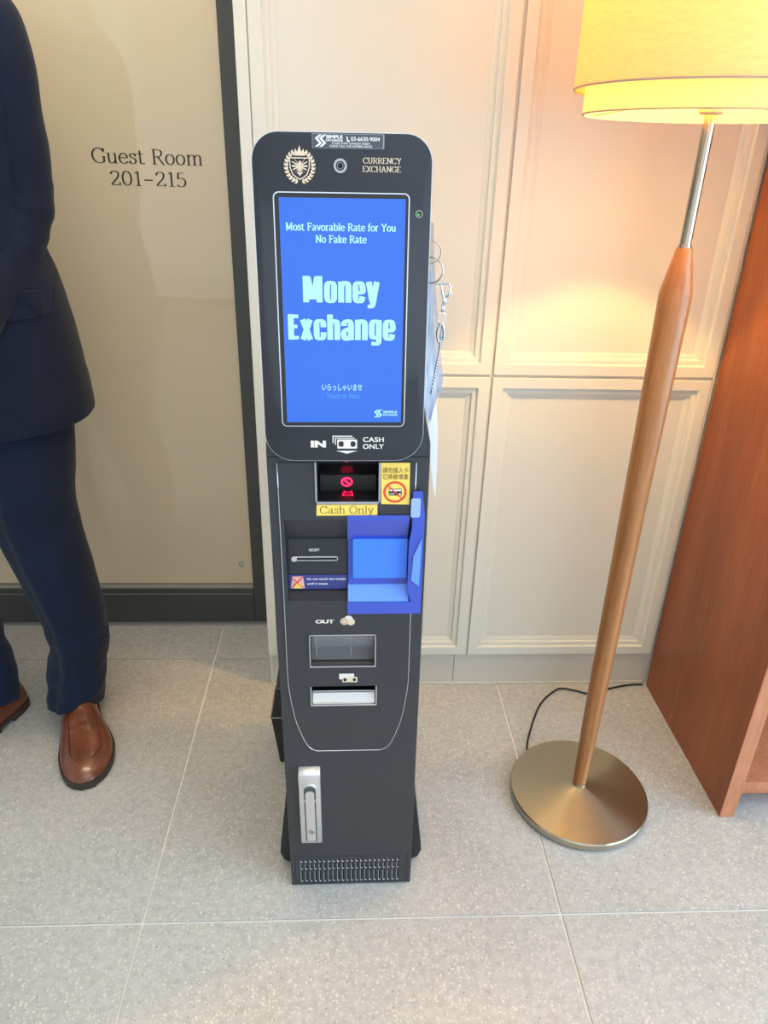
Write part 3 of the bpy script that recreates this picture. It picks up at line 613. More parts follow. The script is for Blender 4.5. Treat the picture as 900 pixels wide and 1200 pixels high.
obj('card_symbol', prism_xz(circ(.0690, .7895, .0013, 12), -.0026, -.0024), M_WHITE, yl)
obj('card_symbol', prism_xz([(.0528, .8010), (.0540, .8022), (.0722, .7840), (.0710, .7828)], -.0029, -.0026), M_RED, yl)
cl = obj('cash_only_label', prism_xz([(-.0445, .7570), (.0390, .7575), (.0388, .7735), (-.0440, .7735)], -.0021, -.0017), M_YELLOW, kk, label='yellow strip reading Cash Only')
serif('Cash Only', -.0395, .7605, .0735, .0108, -.0022, M_BROWNINK, cl, 0.075, 0.04, 0.0002)

# passport reader of glossy blue plastic filling the right half of the recess
pr = obj('passport_reader', B(-0.0020, 0.0885, 0.0120, 0.0196, 0.6270, 0.7110, 0.0008), M_BLUE, kk, label='glossy blue passport reader')
obj('top_slope', prism_yz([(-.0050, .7570), (-.0035, .7580), (.0145, .7265), (.0118, .7115), (-.0045, .7500)], -0.0022, 0.0830), M_BLUE, pr)
obj('scanner_plate', prism_xz(rrect(.0048, .0830, .6515, .7155, .0015, 4), .0060, .0118, 0.0008), M_BLUE2, pr, label='bright blue scanner plate')
obj('lower_slope', prism_yz([(-.0040, .6180), (.0135, .6395), (.0135, .6260), (.0, .6160)], -0.0022, 0.0860), M_BLUE3, pr, label='paler blue sloping strip')
obj('front_lip', B(-.0035, .1040, -.0060, -.0040, .5975, .6178, 0.0004), M_BLUE, pr)
obj('side_cheek', prism_xz([(.0885, .6180), (.1040, .6180), (.1040, .7600), (.0995, .7950), (.0870, .7950), (.0870, .7400), (.0835, .7150), (.0835, .6400)], -.0060, -.0040, 0.0004), M_BLUE, pr)
obj('cheek_highlight_tab', prism_xz(rrect(.0845, .0975, .7560, .7850, .0030, 4), -.0072, -.0062, 0.0003), mat('very_pale_blue', (.30, .45, .95), .2, coat=.5), pr, label='very pale blue tab')
obj('cheek_facet', prism_xz([(.0880, .6560), (.1000, .6450), (.1015, .7250), (.0905, .6950)], -.0078, -.0062, 0.0004), M_BLUE3, pr)

# cash-out windows
def ink(name, shapes, y, m, parent, t=0.0003):
    bm = bmesh.new()
    for s in shapes: prism_xz(s, y - t, y, bm=bm)
    return obj(name, bm, m, parent)
sans('OUT', -.0505, .5790, .0275, .0062, -.0017, M_PALEPRINT, kk, 0.05, 0.0003)
obj('coin_symbol', prism_xz(circ(-.0075, .5822, .0062, 24), -.0021, -.0017), M_GOLD, kk)
obj('coin_symbol', prism_xz(circ(-.0015, .5860, .0062, 24), -.0019, -.0016), M_PALEPRINT, kk)
obj('coin_symbol', prism_xz(circ(.0020, .5810, .0058, 24), -.0020, -.00165), M_GOLD, kk)
obj('coin_symbol', ring_xz(bmesh.new(), circ(-.0075, .5822, .0046, 24), circ(-.0075, .5822, .0038, 24), -.0024, -.0021), mat('brown_line', (.25, .16, .1), .5), kk)
def frame(name, x0, x1, z0, z1, t, m, top=True):
    bm = bmesh.new(); box(bm, x0, x0 + t, -.0040, -.0016, z0, z1, .0003); box(bm, x1 - t, x1, -.0040, -.0016, z0, z1, .0003); box(bm, x0, x1, -.0042, -.0016, z0, z0 + t * 1.2, .0003)
    if top: box(bm, x0, x1, -.0040, -.0016, z1 - t, z1, .0003)
    return obj(name, bm, m, kk)
cw = frame('coin_window', -.0610, .0395, .4990, .5595, .0020, M_CHROME); cw['label'] = 'chrome framed coin tray window'
obj('tray_back', B(-.0590, .0375, .0320, .0340, .501, .5575), mat('steel_tray', (.42, .41, .42), .12, 1.0), cw)
obj('tray_floor', prism_yz([(.0, .5010), (.031, .5110), (.031, .5008)], -.0588, .0373), mat('dull_steel_tray', (.16, .165, .17), .35, .9), cw)
obj('tray_bar', B(-.0588, .0373, .0180, .0195, .5370, .5385), M_CHROME, cw)
for x in (-.0520, .0010): obj('tray_bar', B(x, x + .0016, .0165, .0180, .5070, .5575), M_CHROME, cw)
obj('door_sheet', B(-.0585, .0370, .0060, .0068, .5060, .5570), mat('smoked_acrylic', (.75, .75, .78), .04, trans=.9, ior=1.15), cw)
bm = bmesh.new()
ink('banknote_symbol', [rrect(-.0165, .0065, .4745, .4850, .0008, 2)], -.0016, M_PALEPRINT, kk)
nb = ink('banknote_symbol', [rrect(-.0120, .0115, .4690, .4790, .0010, 3)], -.0020, M_GOLD, kk)
ink('banknote_print', [rrect(-.0102, -.0050, .4712, .4768, .0024, 4), rrect(.0043, .0095, .4712, .4768, .0024, 4)], -.0024, M_DARK, nb)
nw = frame('banknote_outlet', -.0615, .0415, .4240, .4615, .0016, M_SILVER, False); nw['label'] = 'pale banknote outlet flap in a dark slot'
obj('outlet_cavity', B(-.0598, .0396, .030, .032, .4262, .4608), M_MATTE, nw)
obj('outlet_flap', prism_yz([(-.0030, .4270), (-.0034, .4275), (.0085, .4440), (.0105, .4430), (-.0010, .4260)], -.0585, .0385), M_WHITEPLATE, nw, label='pale satin metal flap')
obj('flap_rib', prism_yz([(-.0040, .4285), (-.0040, .4292), (-.0022, .4300), (-.0022, .4285)], -.0570, .0370), M_SILVER, nw)
obj('flap_rib', prism_yz([(.0060, .4415), (.0060, .4425), (.0080, .4430), (.0080, .4418)], -.0570, .0370), M_SILVER, nw)
for k in range(5): obj('roller', B(-.0545 + k * .0192, -.0400 + k * .0192, .0120, .0200, .4490, .4550, .001), M_GLOSS, nw)
for x in (-.0570, .0370): obj('screw', prism_xz(circ(x, .4290, .0009, 10), -.0052, -.0044), M_DARK, nw)

# lever lock
lk = obj('lever_lock', prism_yz([(.0, .1195), (-.0090, .1215), (-.0110, .1250), (-.0145, .2800), (-.0130, .2870), (.0, .2935)], -.0860, -.0500), M_SILVER, kk, label='silver swing-handle lock')
m_ = lk.modifiers.new('b', 'BEVEL'); m_.width = .0012; m_.segments = 2; m_.limit_method = 'ANGLE'; applied(lk); lk.data.set_sharp_from_angle(angle=math.radians(35))
def slanty(z): return -.0110 - .0035 * (z - .125) / .155
def slant(bm, off):
    for v in bm.verts: v.co.y += slanty(v.co.z)
    return bm
out = rrect(-.0785, -.0575, .2150, .2560, .0104, 10, .003)
def lever(d): return [(-.0680 + (x + .0680) * (1 - d), z) for x, z in rrect(-.0760, -.0600, .1330, .2480, .0078, 8, .002)]
obj('lever_channel', slant(prism_xz(rrect(-.0778, -.0582, .1290, .2620, .0090, 10, .002), -.0006, .0004), 0), mat('lock_shadow_line', (.10, .11, .12), .5, .5), lk)
lv = obj('lever', slant(prism_xz(rrect(-.0757, -.0603, .1320, .2520, .0070, 8, .002), -.0026, -.0004, .0006), 0), M_SILVER, lk)
obj('thumb_ring', slant(ring_xz(bmesh.new(), rrect(-.0805, -.0555, .2270, .2670, .0120, 10, .008), rrect(-.0780, -.0580, .2290, .2645, .0098, 10, .006), -.0024, .0003), 0), M_SILVER, lk)
kc = obj('key_cylinder', slant(prism_xz(circ(-.0672, .1560, .0056, 24), -.0040, -.0026, .0004), 0), M_CHROME, lk)
obj('keyhole', slant(prism_xz([(-.0668, .1535), (-.0652, .1537), (-.0660, .1580), (-.0674, .1578)], -.0043, -.0040), 0), M_DARK, kc)
obj('top_screw', prism_xz(circ(-.0560, .2895, .0018, 12), -.0062, -.0052), M_DARK, lk)

# ventilation louvres
bm = bmesh.new(); xs = []; n = 22; pitch = .1815 / n
zr = [(.0105, .0385), (.0425, .0580), (.0610, .0680)]
xedge = [-.1010]
for i in range(n): c = -.0930 + pitch * (i + .5) - .0 ; xedge += [c - .0017, c + .0017]
xedge.append(.1010)
zedge = [.0070] + [q for p in zr for q in p] + [.0760]
for i in range(len(xedge) - 1):
    for j in range(len(zedge) - 1):
        if i % 2 == 1 and j % 2 == 1: continue
        vs = [bm.verts.new((xedge[a], 0.0, zedge[b])) for a, b in ((i, j), (i + 1, j), (i + 1, j + 1), (i, j + 1))]; bm.faces.new(vs)
bmesh.ops.remove_doubles(bm, verts=bm.verts, dist=1e-6)
r = bmesh.ops.extrude_face_region(bm, geom=bm.faces[:]); 
for v in [g for g in r['geom'] if isinstance(g, bmesh.types.BMVert)]: v.co.y = .0022
vp = obj('vent_grille', bm, M_KIOSK, kk, label='charcoal grille with three rows of slots')
vp.data.materials.append(mat('slot_highlight_metal', (.55, .58, .60), .35, .6))  # pale metal on the slot walls stands for their highlights
for p in vp.data.polygons:
    c = p.center; inside = abs(p.normal.y) < .5 and -.100 < c.x < .100 and .008 < c.z < .075
    if inside: p.material_index = 1
obj('vent_backing', B(-.1008, .1008, .0030, .0038, .0068, .0762), mat('vent_backing_grey', (.03, .032, .035), .4, .5), vp)
bm = bmesh.new()
for i in range(n):
    c = xedge[1 + 2 * i] + .0017
    for z0, z1 in zr:
        tube(bm, [(c - .0016, -.0002, z1 - .001), (c - .0016, -.0002, z0 + .0012), (c, -.0004, z0), (c + .0016, -.0002, z0 + .0012)], .00045, 5)
obj('slot_highlights', bm, mat('slot_edge_highlight', (.66, .70, .72), .35, .5), vp)  # thin bright edging added as painted highlights of the slots
# splayed feet
for s in (-1, 1):
    P = [(.0800 * s, .17), (.1050 * s, .215), (.1120 * s, .205), (.1300 * s, .055), (.1320 * s, .028), (.1260 * s, .012), (.1100 * s, .001), (.0800 * s, .001)]
    obj('foot_bracket', prism_xz(P, .046, .300, .0015), mat('foot_black', (.016, .016, .018), .45), kk)
o = obj('rear_housing', prism_xz([(-.1560, .0), (.09, .0), (.09, .205), (-.1560, .205), (-.1640, .150), (-.1700, .128)], .3010, .395, .002), mat('foot_black', (.02, .02, .022), .4), kk)
obj('housing_highlight', prism_xz([(-.1712, .1260), (.09, .1260), (.09, .1285), (-.1712, .1285)], .2995, .3960), M_STICKEDGE, o)  # grey strip painted as the highlight line on the housing's edge

# ---- head with the screen
th = math.atan2(.028, .395)
hd = obj('screen_housing', prism_xz(rrect(-.1020, .1000, .0110, .3905, .0300, 10, .0360), -.0, .0500, .0012), M_GLOSS, kk, loc=(-.0040, -.0180, .8335), smooth=40)
hd.rotation_euler = (-th, 0, 0)
hd.data.materials.append(M_CHROME)
def H(o): o.parent = hd; return o
# the chrome edge line round the face
bm = ring_xz(bmesh.new(), rrect(-.1024, .1004, .0106, .3909, .0304, 10, .0364), rrect(-.1018, .0998, .0112, .3903, .0298, 10, .0358), .0008, .0040)
obj('chrome_edge', bm, M_CHROME, hd)
scr = obj('touch_screen', prism_xz(rrect(-.0775, .0732, .0590, .3275, .0035, 4), -.0008, -.0002), M_DARK, hd, label='lit blue screen reading Money Exchange')
disp = obj('display', B(-.0737, .0712, .0628, .3238, -.0012, -.0009) if False else prism_xz(rrect(-.0735, .0708, .0625, .3240, .0004, 2), -.0012, -.0008), M_SCREEN, scr)
obj('screen_bezel', ring_xz(bmesh.new(), rrect(-.0800, .0755, .0568, .3300, .0065, 6), rrect(-.0787, .0742, .0580, .3288, .0055, 6), -.0012, .0), M_CHROME, hd)
Y0 = -.00125
def onscreen(o): o.parent = scr; return o
ox = .0025
serif('Most Favorable Rate for You', -.0665, .2895, .1265, .0078, Y0, M_SCRTXT, scr, 0.17, 0.11, 0.0002)
serif('No Fake Rate', -.0325, .2765, .0590, .0078, Y0, M_SCRTXT, scr, 0.17, 0.11, 0.0002)
serif('Money', -.0490, .2095, .0910, .0300, Y0, M_SCRTXT, scr, 0.235, 0.135, 0.0002, F=HV)
serif('Exchange', -.0680, .1655, .1300, .0300, Y0, M_SCRTXT, scr, 0.235, 0.135, 0.0002, F=HV)
sans('いらっしゃいませ', -.0285, .1030, .0500, .0085, Y0, M_SCRTXT, scr, 0.012, 0.0002)
sans('Touch to Start', -.0235, .0935, .0415, .0062, Y0, M_SCRDIM, scr, 0.0, 0.0002)
def s_logo(x, z, k, m, parent, y):
    """double chevron S"""
    shapes = []
    for dx in (.12, .52):
        Z = [(.46, 1.0), (.06, .70), (.46, .30), (.06, .0)]
        for (a, b), (c, d) in zip(Z, Z[1:]):
            shapes.append([(x + (a + dx - .13) * k, z + b * k), (x + (a + dx + .13) * k, z + b * k), (x + (c + dx + .13) * k, z + d * k), (x + (c + dx - .13) * k, z + d * k)])
    return ink('brand_mark', shapes, y, m, parent, .0002)
s_logo(.0360, .0690, .0100, M_SCRTXT, scr, Y0)
sans('SIMPLE', .0480, .0745, .0180, .0030, Y0, M_SCRTXT, scr, 0.04, 0.0002)
sans('EXCHANGE', .0480, .0712, .0180, .0024, Y0, M_SCRTXT, scr, 0.03, 0.0002)
# head print
Yh = -.0002
st = obj('service_sticker', prism_xz(rrect(-.0345, .0455, .3745, .3892, .0006, 2), -.0006, -.0001), M_STICKEDGE, hd, label='smoky rectangular service sticker with phone number')
obj('sticker_film', prism_xz(rrect(-.0338, .0440, .3750, .3886, .0004, 2), -.0009, -.0006), M_STICK, st)
s_logo(-.0320, .3760, .0120, M_WHITE, st, -.00095)
sans('SIMPLE', -.0190, .3842, .0185, .0034, -.00095, M_WHITE, st, 0.04, 0.0002)
sans('EXCHANGE', -.0190, .3815, .0185, .0021, -.00095, M_WHITE, st, 0.03, 0.0002)
sans('03-6630-9004', .0085, .3822, .0320, .0040, -.00095, M_WHITE, st, 0.01, 0.0002)
ink('phone_symbol', [[(.0035, .3860), (.0048, .3865), (.0052, .3848), (.0046, .3842), (.0054, .3828), (.0064, .3830), (.0072, .3818), (.0058, .3810), (.0042, .3822)]], -.00095, M_WHITE, st, .0002)
sans('STORE STAFF CANNOT ASSIST.', -.0125, .3785, .0425, .0022, -.00095, M_WHITE, st, 0.0, 0.0002)
sans('PLEASE CALL THE NUMBER ABOVE.', -.0150, .3757, .0475, .0022, -.00095, M_WHITE, st, 0.0, 0.0002)
serif('CURRENCY', .0218, .3600, .0430, .0058, Yh, M_GOLD, hd, 0.13, 0.06, 0.0003)
serif('EXCHANGE', .0215, .3515, .0430, .0058, Yh, M_GOLD, hd, 0.13, 0.06, 0.0003)
# camera eye and indicator
ce = obj('camera_eye', ring_xz(bmesh.new(), circ(-.0035, .3572, .0074, 32), circ(-.0035, .3572, .0050, 32), -.0014, 0), mat('dull_eye_ring', (.42, .43, .45), .3, .9), hd, smooth=40)
obj('lens', prism_xz(circ(-.0035, .3572, .0050, 28), -.0012, -.0001), M_MATTE, ce)
obj('lens_ring', ring_xz(bmesh.new(), circ(-.0035, .3572, .0036, 24), circ(-.0035, .3572, .0029, 24), -.0018, -.0012), M_STICKEDGE, ce)
ie = obj('indicator_light', ring_xz(bmesh.new(), circ(.0865, .3085, .0042, 24), circ(.0865, .3085, .0030, 24), -.0010, 0), M_STICKEDGE, hd, smooth=40)
obj('lens', prism_xz(circ(.0865, .3085, .0029, 20), -.0006, -.0001), M_MATTE, ie)
obj('green_dot', prism_xz(circ(.0858, .3078, .0016, 16), -.0009, -.0006), M_LEDGREEN, ie, label='lit green dot')
# crest: shield with crown, eagle and laurel leaves
cx, cz = -.0488, .3565
cr = obj('crest', ring_xz(bmesh.new(),
    [(cx - .0115, cz + .0085), (cx + .0115, cz + .0085), (cx + .0112, cz - .002), (cx + .0085, cz - .009), (cx + .004, cz - .0125), (cx, cz - .0145), (cx - .004, cz - .0125), (cx - .0085, cz - .009), (cx - .0112, cz - .002)],
    [(cx - .0104, cz + .0074), (cx + .0104, cz + .0074), (cx + .0101, cz - .0018), (cx + .0076, cz - .0082), (cx + .0035, cz - .0114), (cx, cz - .0130), (cx - .0035, cz - .0114), (cx - .0076, cz - .0082), (cx - .0101, cz - .0018)], Yh - .0003, Yh), M_GOLD, hd, label='gold crest with crown, winged bird shield and laurel')
ink('crown', [[(cx - .0060, cz + .0102), (cx - .0090, cz + .0160), (cx - .0052, cz + .0135), (cx - .0048, cz + .0175), (cx - .0022, cz + .0138), (cx, cz + .0205), (cx + .0022, cz + .0138), (cx + .0048, cz + .0175), (cx + .0052, cz + .0135), (cx + .0090, cz + .0160), (cx + .0060, cz + .0102)]], Yh, M_GOLD, cr)
eg = [[(cx - .0014, cz + .0020), (cx - .0006, cz + .0052), (cx + .0016, cz + .0046), (cx + .0012, cz + .0018), (cx + .0022, cz - .0030), (cx, cz - .0068), (cx - .0022, cz - .0030)],
      [(cx - .0022, cz - .0075), (cx, cz - .0058), (cx + .0022, cz - .0075), (cx, cz - .0108)]]
for q in (-1, 1):
    for k in range(6):
        a = math.radians(52 - k * 25); l = .0084 - .0006 * k; bx, bz = cx + q * .0012, cz + .0012 - k * .0008
        ex, ez = bx + q * l * math.cos(a), bz + l * math.sin(a); nx, nz = -math.sin(a) * .0009, math.cos(a) * .0009
        eg.append([(bx, bz + .0008), (ex - q * nx, ez + nz), (ex + q * .0006, ez), (ex + q * nx, ez - nz), (bx, bz - .0008)])
ink('eagle', eg, Yh, M_GOLD, cr)
shp = []
for s in (-1, 1):
    for k in range(11):
        a = math.radians(-82 + k * 13.5); R_ = .0150
        px, pz = cx + s * R_ * math.cos(a), cz - .0005 + R_ * 1.05 * math.sin(a)
        for off in (-28, 30):
            t = a + PI / 2 + math.radians(-off); l = .0046
            dx, dz = s * math.cos(t) * l, math.sin(t) * l; nx, nz = -dz * .28, dx * .28
            shp.append([(px, pz), (px + dx * .5 + nx, pz + dz * .5 + nz), (px + dx, pz + dz), (px + dx * .5 - nx, pz + dz * .5 - nz)])
ink('laurel', shp, Yh, M_GOLD, cr)
sans('IN', -.0445, .0288, .0195, .0090, Yh, M_PALEPRINT, hd, 0.06, 0.0003)
sans('CASH', .0225, .0362, .0270, .0065, Yh, M_PALEPRINT, hd, 0.022, 0.0003, space=1.05)
sans('ONLY', .0225, .0270, .0270, .0065, Yh, M_PALEPRINT, hd, 0.022, 0.0003, space=1.05)
nt = ink('banknote_symbol', [rrect(-.0105, .0150, .0275, .0395, .0008, 2)], Yh, M_PALEPRINT, hd)
for d, e in ((.0030, .0025), (.0060, .0050)):
    ink('banknote_symbol', [[(-.0105 - d, .0395 + e), (.0150 - d, .0395 + e), (.0150 - d, .0383 + e), (-.0093 - d, .0383 + e), (-.0093 - d, .0300 + e), (-.0105 - d, .0300 + e)]], Yh, M_PALEPRINT, hd)
ink('banknote_print', [rrect(-.0088, -.0022, .0298, .0372, .0030, 5), rrect(.0065, .0132, .0298, .0372, .0030, 5)], Yh - .0003, M_GLOSS, nt)
ink('banknote_print', [circ(.0022, .0335, .0045, 20)], Yh - .0006, M_PALEPRINT, nt)
ink('arrow_symbol', [[(-.0120, .0245), (.0155, .0245), (.0018, .0205)]], Yh, M_PALEPRINT, hd)

# ================================================================== KEY CHAIN AND SLEEVE ON THE KIOSK'S SIDE
kc_ = thing('key_chain', 'silver key rings, swivel clasp and bead chain hanging beside the kiosk screen', 'chain', (0.103, 0.94, 1.09))
def ringpath(c, r, ax, n=24, rz=None):
    c = Vector(c); u = Vector(ax).normalized(); w = Vector((0, 0, 1))
    return [c + u * r * math.cos(2 * PI * k / n) + w * (rz or r) * math.sin(2 * PI * k / n) for k in range(n)]
bm = tube(bmesh.new(), ringpath((-.0025, 0.006, .006), .0125, (1, .25, 0)), .0009, 8, True); obj('split_ring', bm, M_NICKEL, kc_, smooth=0)
bm = tube(bmesh.new(), ringpath((-.0025, 0.0, -.0145), .0145, (1, -.3, 0), rz=.0155), .0010, 8, True); obj('split_ring', bm, M_CHROME, kc_, smooth=0)
bm = tube(bmesh.new(), cat([(.009, 0, -.031), (.019, 0, -.030), (.0225, 0, -.036), (.0205, 0, -.046), (.0165, 0, -.049), (.0128, 0, -.042), (.0115, 0, -.034), (.009, 0, -.031)], 5), .0013, 8)
tube(bm, [(.001, 0, -.0300), (.012, 0, -.0312), (.020, 0, -.0305)], .0013, 8)
box(bm, .0135, .0185, -.0025, .0025, -.056, -.047, .001); box(bm, .0125, .0170, -.0018, .0018, -.066, -.0565, .0008)
tube(bm, [(.0175, 0, -.047), (.0215, 0, -.043), (.0250, 0, -.0425)], .0012, 6)
obj('swivel_clasp', bm, M_CHROME, kc_, smooth=35)
bm = tube(bmesh.new(), ringpath((.0145, 0, -.0735), .0068, (1, .4, 0), 20), .0007, 6, True); obj('small_ring', bm, M_CHROME, kc_, smooth=0)
bm = bmesh.new()
pts = cat([(.013, -.003, -.080), (.009, -.004, -.090), (.011, -.004, -.102), (.017, -.004, -.100), (.017, -.004, -.088), (.015, -.003, -.082), (.014, -.003, -.100), (.0135, -.002, -.112), (.011, -.002, -.130), (.0085, -.002, -.150), (.006, -.001, -.172)], 5)
for p in pts: bmesh.ops.create_icosphere(bm, subdivisions=1, radius=.0021, matrix=Matrix.Translation(p))
o = obj('ball_chain', bm, M_CHROME, kc_, smooth=0); o['kind'] = 'stuff'

ds = thing('plastic_sleeve', 'clear bluish plastic sleeve of papers hanging at the side of the kiosk', 'sleeve', (0.105, 0.965, 1.13))
def sheet(prof, y0, y1, t=.0012):
    """prof: (x, z) of the hanging sheet's face, thickness t"""
    P = [(x, z) for x, z in prof] + [(x - t, z) for x, z in prof[::-1]]
    return prism_xz(P, y0, y1)
pA = cat([(-.004, .0), (.000, -.05), (.006, -.10), (.0150, -.165), (.0200, -.195), (.012, -.225), (.006, -.255)], 5)
obj('plastic_cover', sheet(pA, -.02, .10, .0008), M_SLEEVE, ds, smooth=40)
pB = cat([(-.003, -.06), (.002, -.12), (.010, -.17), (.0145, -.198), (.010, -.230), (.0065, -.255)], 5)
obj('folded_paper', prism_xz(list(pB) + [(.0005, -.252), (-.0045, -.230), (-.0055, -.15), (-.0060, -.06)], -.015, .09), M_BOOKBLUE, ds, smooth=40, label='blue and white folded papers')
pC = cat([(.0015, -.235), (.0035, -.26), (.0075, -.30), (.0145, -.35), (.0200, -.375)], 5)
obj('paper_tag', prism_xz([(x, z) for x, z in pC] + [(.0195, -.33), (.0180, -.27), (.0120, -.225)], -.012, -.0105), M_PAPER, ds, smooth=40, label='white paper corner hanging out below')

# ================================================================== MAN IN NAVY SUIT
PX, PY = -0.757, 1.42
man = thing('person', 'man in a navy suit and brown leather shoes standing by the glass door', 'person', (PX, PY, 0))
def W2(x, y, z): return (x - PX, y - PY, z)
# body: one skinned figure
def skin_body():
    V = []; E = []; R = []
    def add(p, r, prev=None):
        V.append(p); R.append(r if isinstance(r, tuple) else (r, r)); i = len(V) - 1
        if prev is not None: E.append((prev, i))
        return i
    pel = add((0, 0, .90), (.135, .10)); sp = add((0, 0, 1.05), (.125, .09), pel); ch = add((0, .005, 1.22), (.145, .10), sp); ub = add((0, .01, 1.36), (.12, .085), ch)
    nk = add((0, .01, 1.44), .058, ub); n2 = add((0, 0, 1.50), .054, nk); h1 = add((0, -.005, 1.56), (.066, .078), n2); h2 = add((0, 0, 1.62), (.076, .094), h1); h3 = add((0, .005, 1.68), (.066, .084), h2)
    for s in (1, -1):
        hp = add((s * .09, 0, .84), .092, pel)
        kx = .118 if s > 0 else -.105; fx = .128 if s > 0 else -.085
        kn = add((kx, -.02, .47), .056, hp); cf = add((kx + .01 * s, -.025, .33), .052, kn); an = add((fx, -.04, .09), .036, cf)
        tx = .19 if s > 0 else -.115
        add((fx + (tx - fx) * .4, -.12, .045), (.032, .028), an)
        sh_ = add((s * .148, .01, 1.370), .050, ub); el = add((s * .162, .010, 1.09), .039, sh_)
        wr = add((s * .105, -.165, .895), .027, el); pm = add((s * .055, -.215, .855), (.026, .019), wr); kn_ = add((s * .02, -.240, .830), (.030, .015), pm)
        # fingers closing over the other hand, thumb from the side of the palm
        for k, (dz, l) in enumerate(((.026, .9), (.009, 1.0), (-.009, .95), (-.026, .78))):
            b0 = add((s * .012, -.246 - .004 * s, .830 + dz), .0088, kn_); b1 = add((-s * .018 * l, -.256 - .010 * (s > 0), .822 + dz), .0082, b0)
            b2 = add((-s * .040 * l, -.246 - .010 * (s > 0), .815 + dz), .0076, b1); add((-s * .052 * l, -.232 - .006 * (s > 0), .811 + dz), .0068, b2)
        t0 = add((s * .040, -.232, .876), .0105, pm); t1 = add((s * .016, -.250, .882), .0092, t0); add((-s * .006, -.258, .874), .0080, t1)
    me = bpy.data.meshes.new('body'); me.from_pydata(V, E, []); o = bpy.data.objects.new('body', me); COL.objects.link(o)
    sk = o.modifiers.new('s', 'SKIN'); sk.use_smooth_shade = True; sk.branch_smoothing = .4
    for i, r in enumerate(R): me.skin_vertices[0].data[i].radius = r
    me.skin_vertices[0].data[0].use_root = True
    sb = o.modifiers.new('d', 'SUBSURF'); sb.levels = 2; sb.render_levels = 2
    applied(o); o.data.materials.clear(); o.data.materials.append(M_SKIN); o.parent = man
    return o
bd = skin_body()
# face features
bm = bmesh.new(); bmesh.ops.create_uvsphere(bm, u_segments=16, v_segments=12, radius=1, matrix=Matrix.Translation((0, -.092, 1.605)) @ Matrix.Diagonal((.013, .022, .024, 1))); obj('nose', bm, M_SKIN, bd, smooth=0)
for s in (1, -1):
    bm = bmesh.new(); bmesh.ops.create_uvsphere(bm, u_segments=12, v_segments=8, radius=1, matrix=Matrix.Translation((s * .079, .005, 1.608)) @ Matrix.Diagonal((.009, .018, .030, 1))); obj('ear', bm, M_SKIN, bd, smooth=0)
for s in (1, -1):
    bm = bmesh.new(); bmesh.ops.create_uvsphere(bm, u_segments=12, v_segments=8, radius=1, matrix=Matrix.Translation((s * .030, -.082, 1.632)) @ Matrix.Diagonal((.013, .008, .006, 1))); obj('eye', bm, M_WHITE, bd, smooth=0)
    bm = bmesh.new(); bmesh.ops.create_uvsphere(bm, u_segments=12, v_segments=8, radius=.0055, matrix=Matrix.Translation((s * .030, -.087, 1.632))); obj('pupil', bm, M_HAIR, bd, smooth=0)
    obj('eyebrow', tube(bmesh.new(), cat([(s * .016, -.090, 1.648), (s * .032, -.090, 1.653), (s * .046, -.082, 1.648)], 4), .0028, 6), M_HAIR, bd, smooth=0)
obj('mouth', tube(bmesh.new(), cat([(-.022, -.080, 1.566), (0, -.088, 1.564), (.022, -.080, 1.566)], 4), [.0015] * 2 + [.004] * 5 + [.0015] * 2, 8), mat('lips', (.42, .16, .13), .5), bd, smooth=0)
bm = bmesh.new(); bmesh.ops.create_uvsphere(bm, u_segments=28, v_segments=18, radius=1, matrix=Matrix.Translation((0, .012, 1.655)) @ Matrix.Diagonal((.087, .104, .083, 1)))
for v in list(bm.verts):
    if v.co.y < -.045 and v.co.z < 1.672: v.co.y = -.045 + (v.co.y + .045) * .1
    if v.co.z < 1.60: v.co.z = 1.60 - (1.60 - v.co.z) * .4; v.co.y = max(v.co.y, .02)
obj('hair', bm, M_HAIR, bd, smooth=0)

def loft(rings, n=40, sub=5, crease=0.0, wrinkle=0.0, cap=(False, False), expo=2.0, seed=0, wz=None, flatback=0.0):
    """rings: (cx, cy, cz, rx, ry) around a vertical-ish axis; tilt follows the centre line only in x,y"""
    R = cat(rings, sub); bm = bmesh.new(); VV = []
    rnd = random.Random(seed); ph = [rnd.uniform(0, 6.28) for _ in range(6)]
    for (x, y, z, rx, ry) in R:
        row = []
        for k in range(n):
            a = 2 * PI * k / n; c, s = math.cos(a), math.sin(a)
            q = (abs(c) ** expo + abs(s) ** expo) ** (-1 / expo)
            w = 0
            if wrinkle:
                f = wz(z) if wz else 1
                w = wrinkle * f * (math.sin(z * 62 + 1.7 * math.sin(a + ph[0]) + ph[1]) * .5 + math.sin(z * 117 + 2.6 * math.sin(2 * a + ph[2]) + ph[3]) * .35 + math.sin(3 * a + z * 30 + ph[4]) * .35)
            cr_ = crease * max(0, -s) ** 40 + crease * .6 * max(0, s) ** 40
            row.append(bm.verts.new((x + (rx + w) * c * q, y + (ry + w + cr_) * s * q, z)))
        VV.append(row)
    for a, b in zip(VV, VV[1:]):
        for k in range(n): bm.faces.new((a[k], a[(k + 1) % n], b[(k + 1) % n], b[k]))
    if cap[0]: bm.faces.new(VV[0][::-1])
    if cap[1]: bm.faces.new(VV[-1])
    return bm
def join(a, b):
    me = bpy.data.meshes.new('tmp'); b.to_mesh(me); b.free(); a.from_mesh(me); bpy.data.meshes.remove(me); return a
hemw = lambda z: 1.0 if z < .17 else max(.25, 1.0 - (z - .17) * 5)
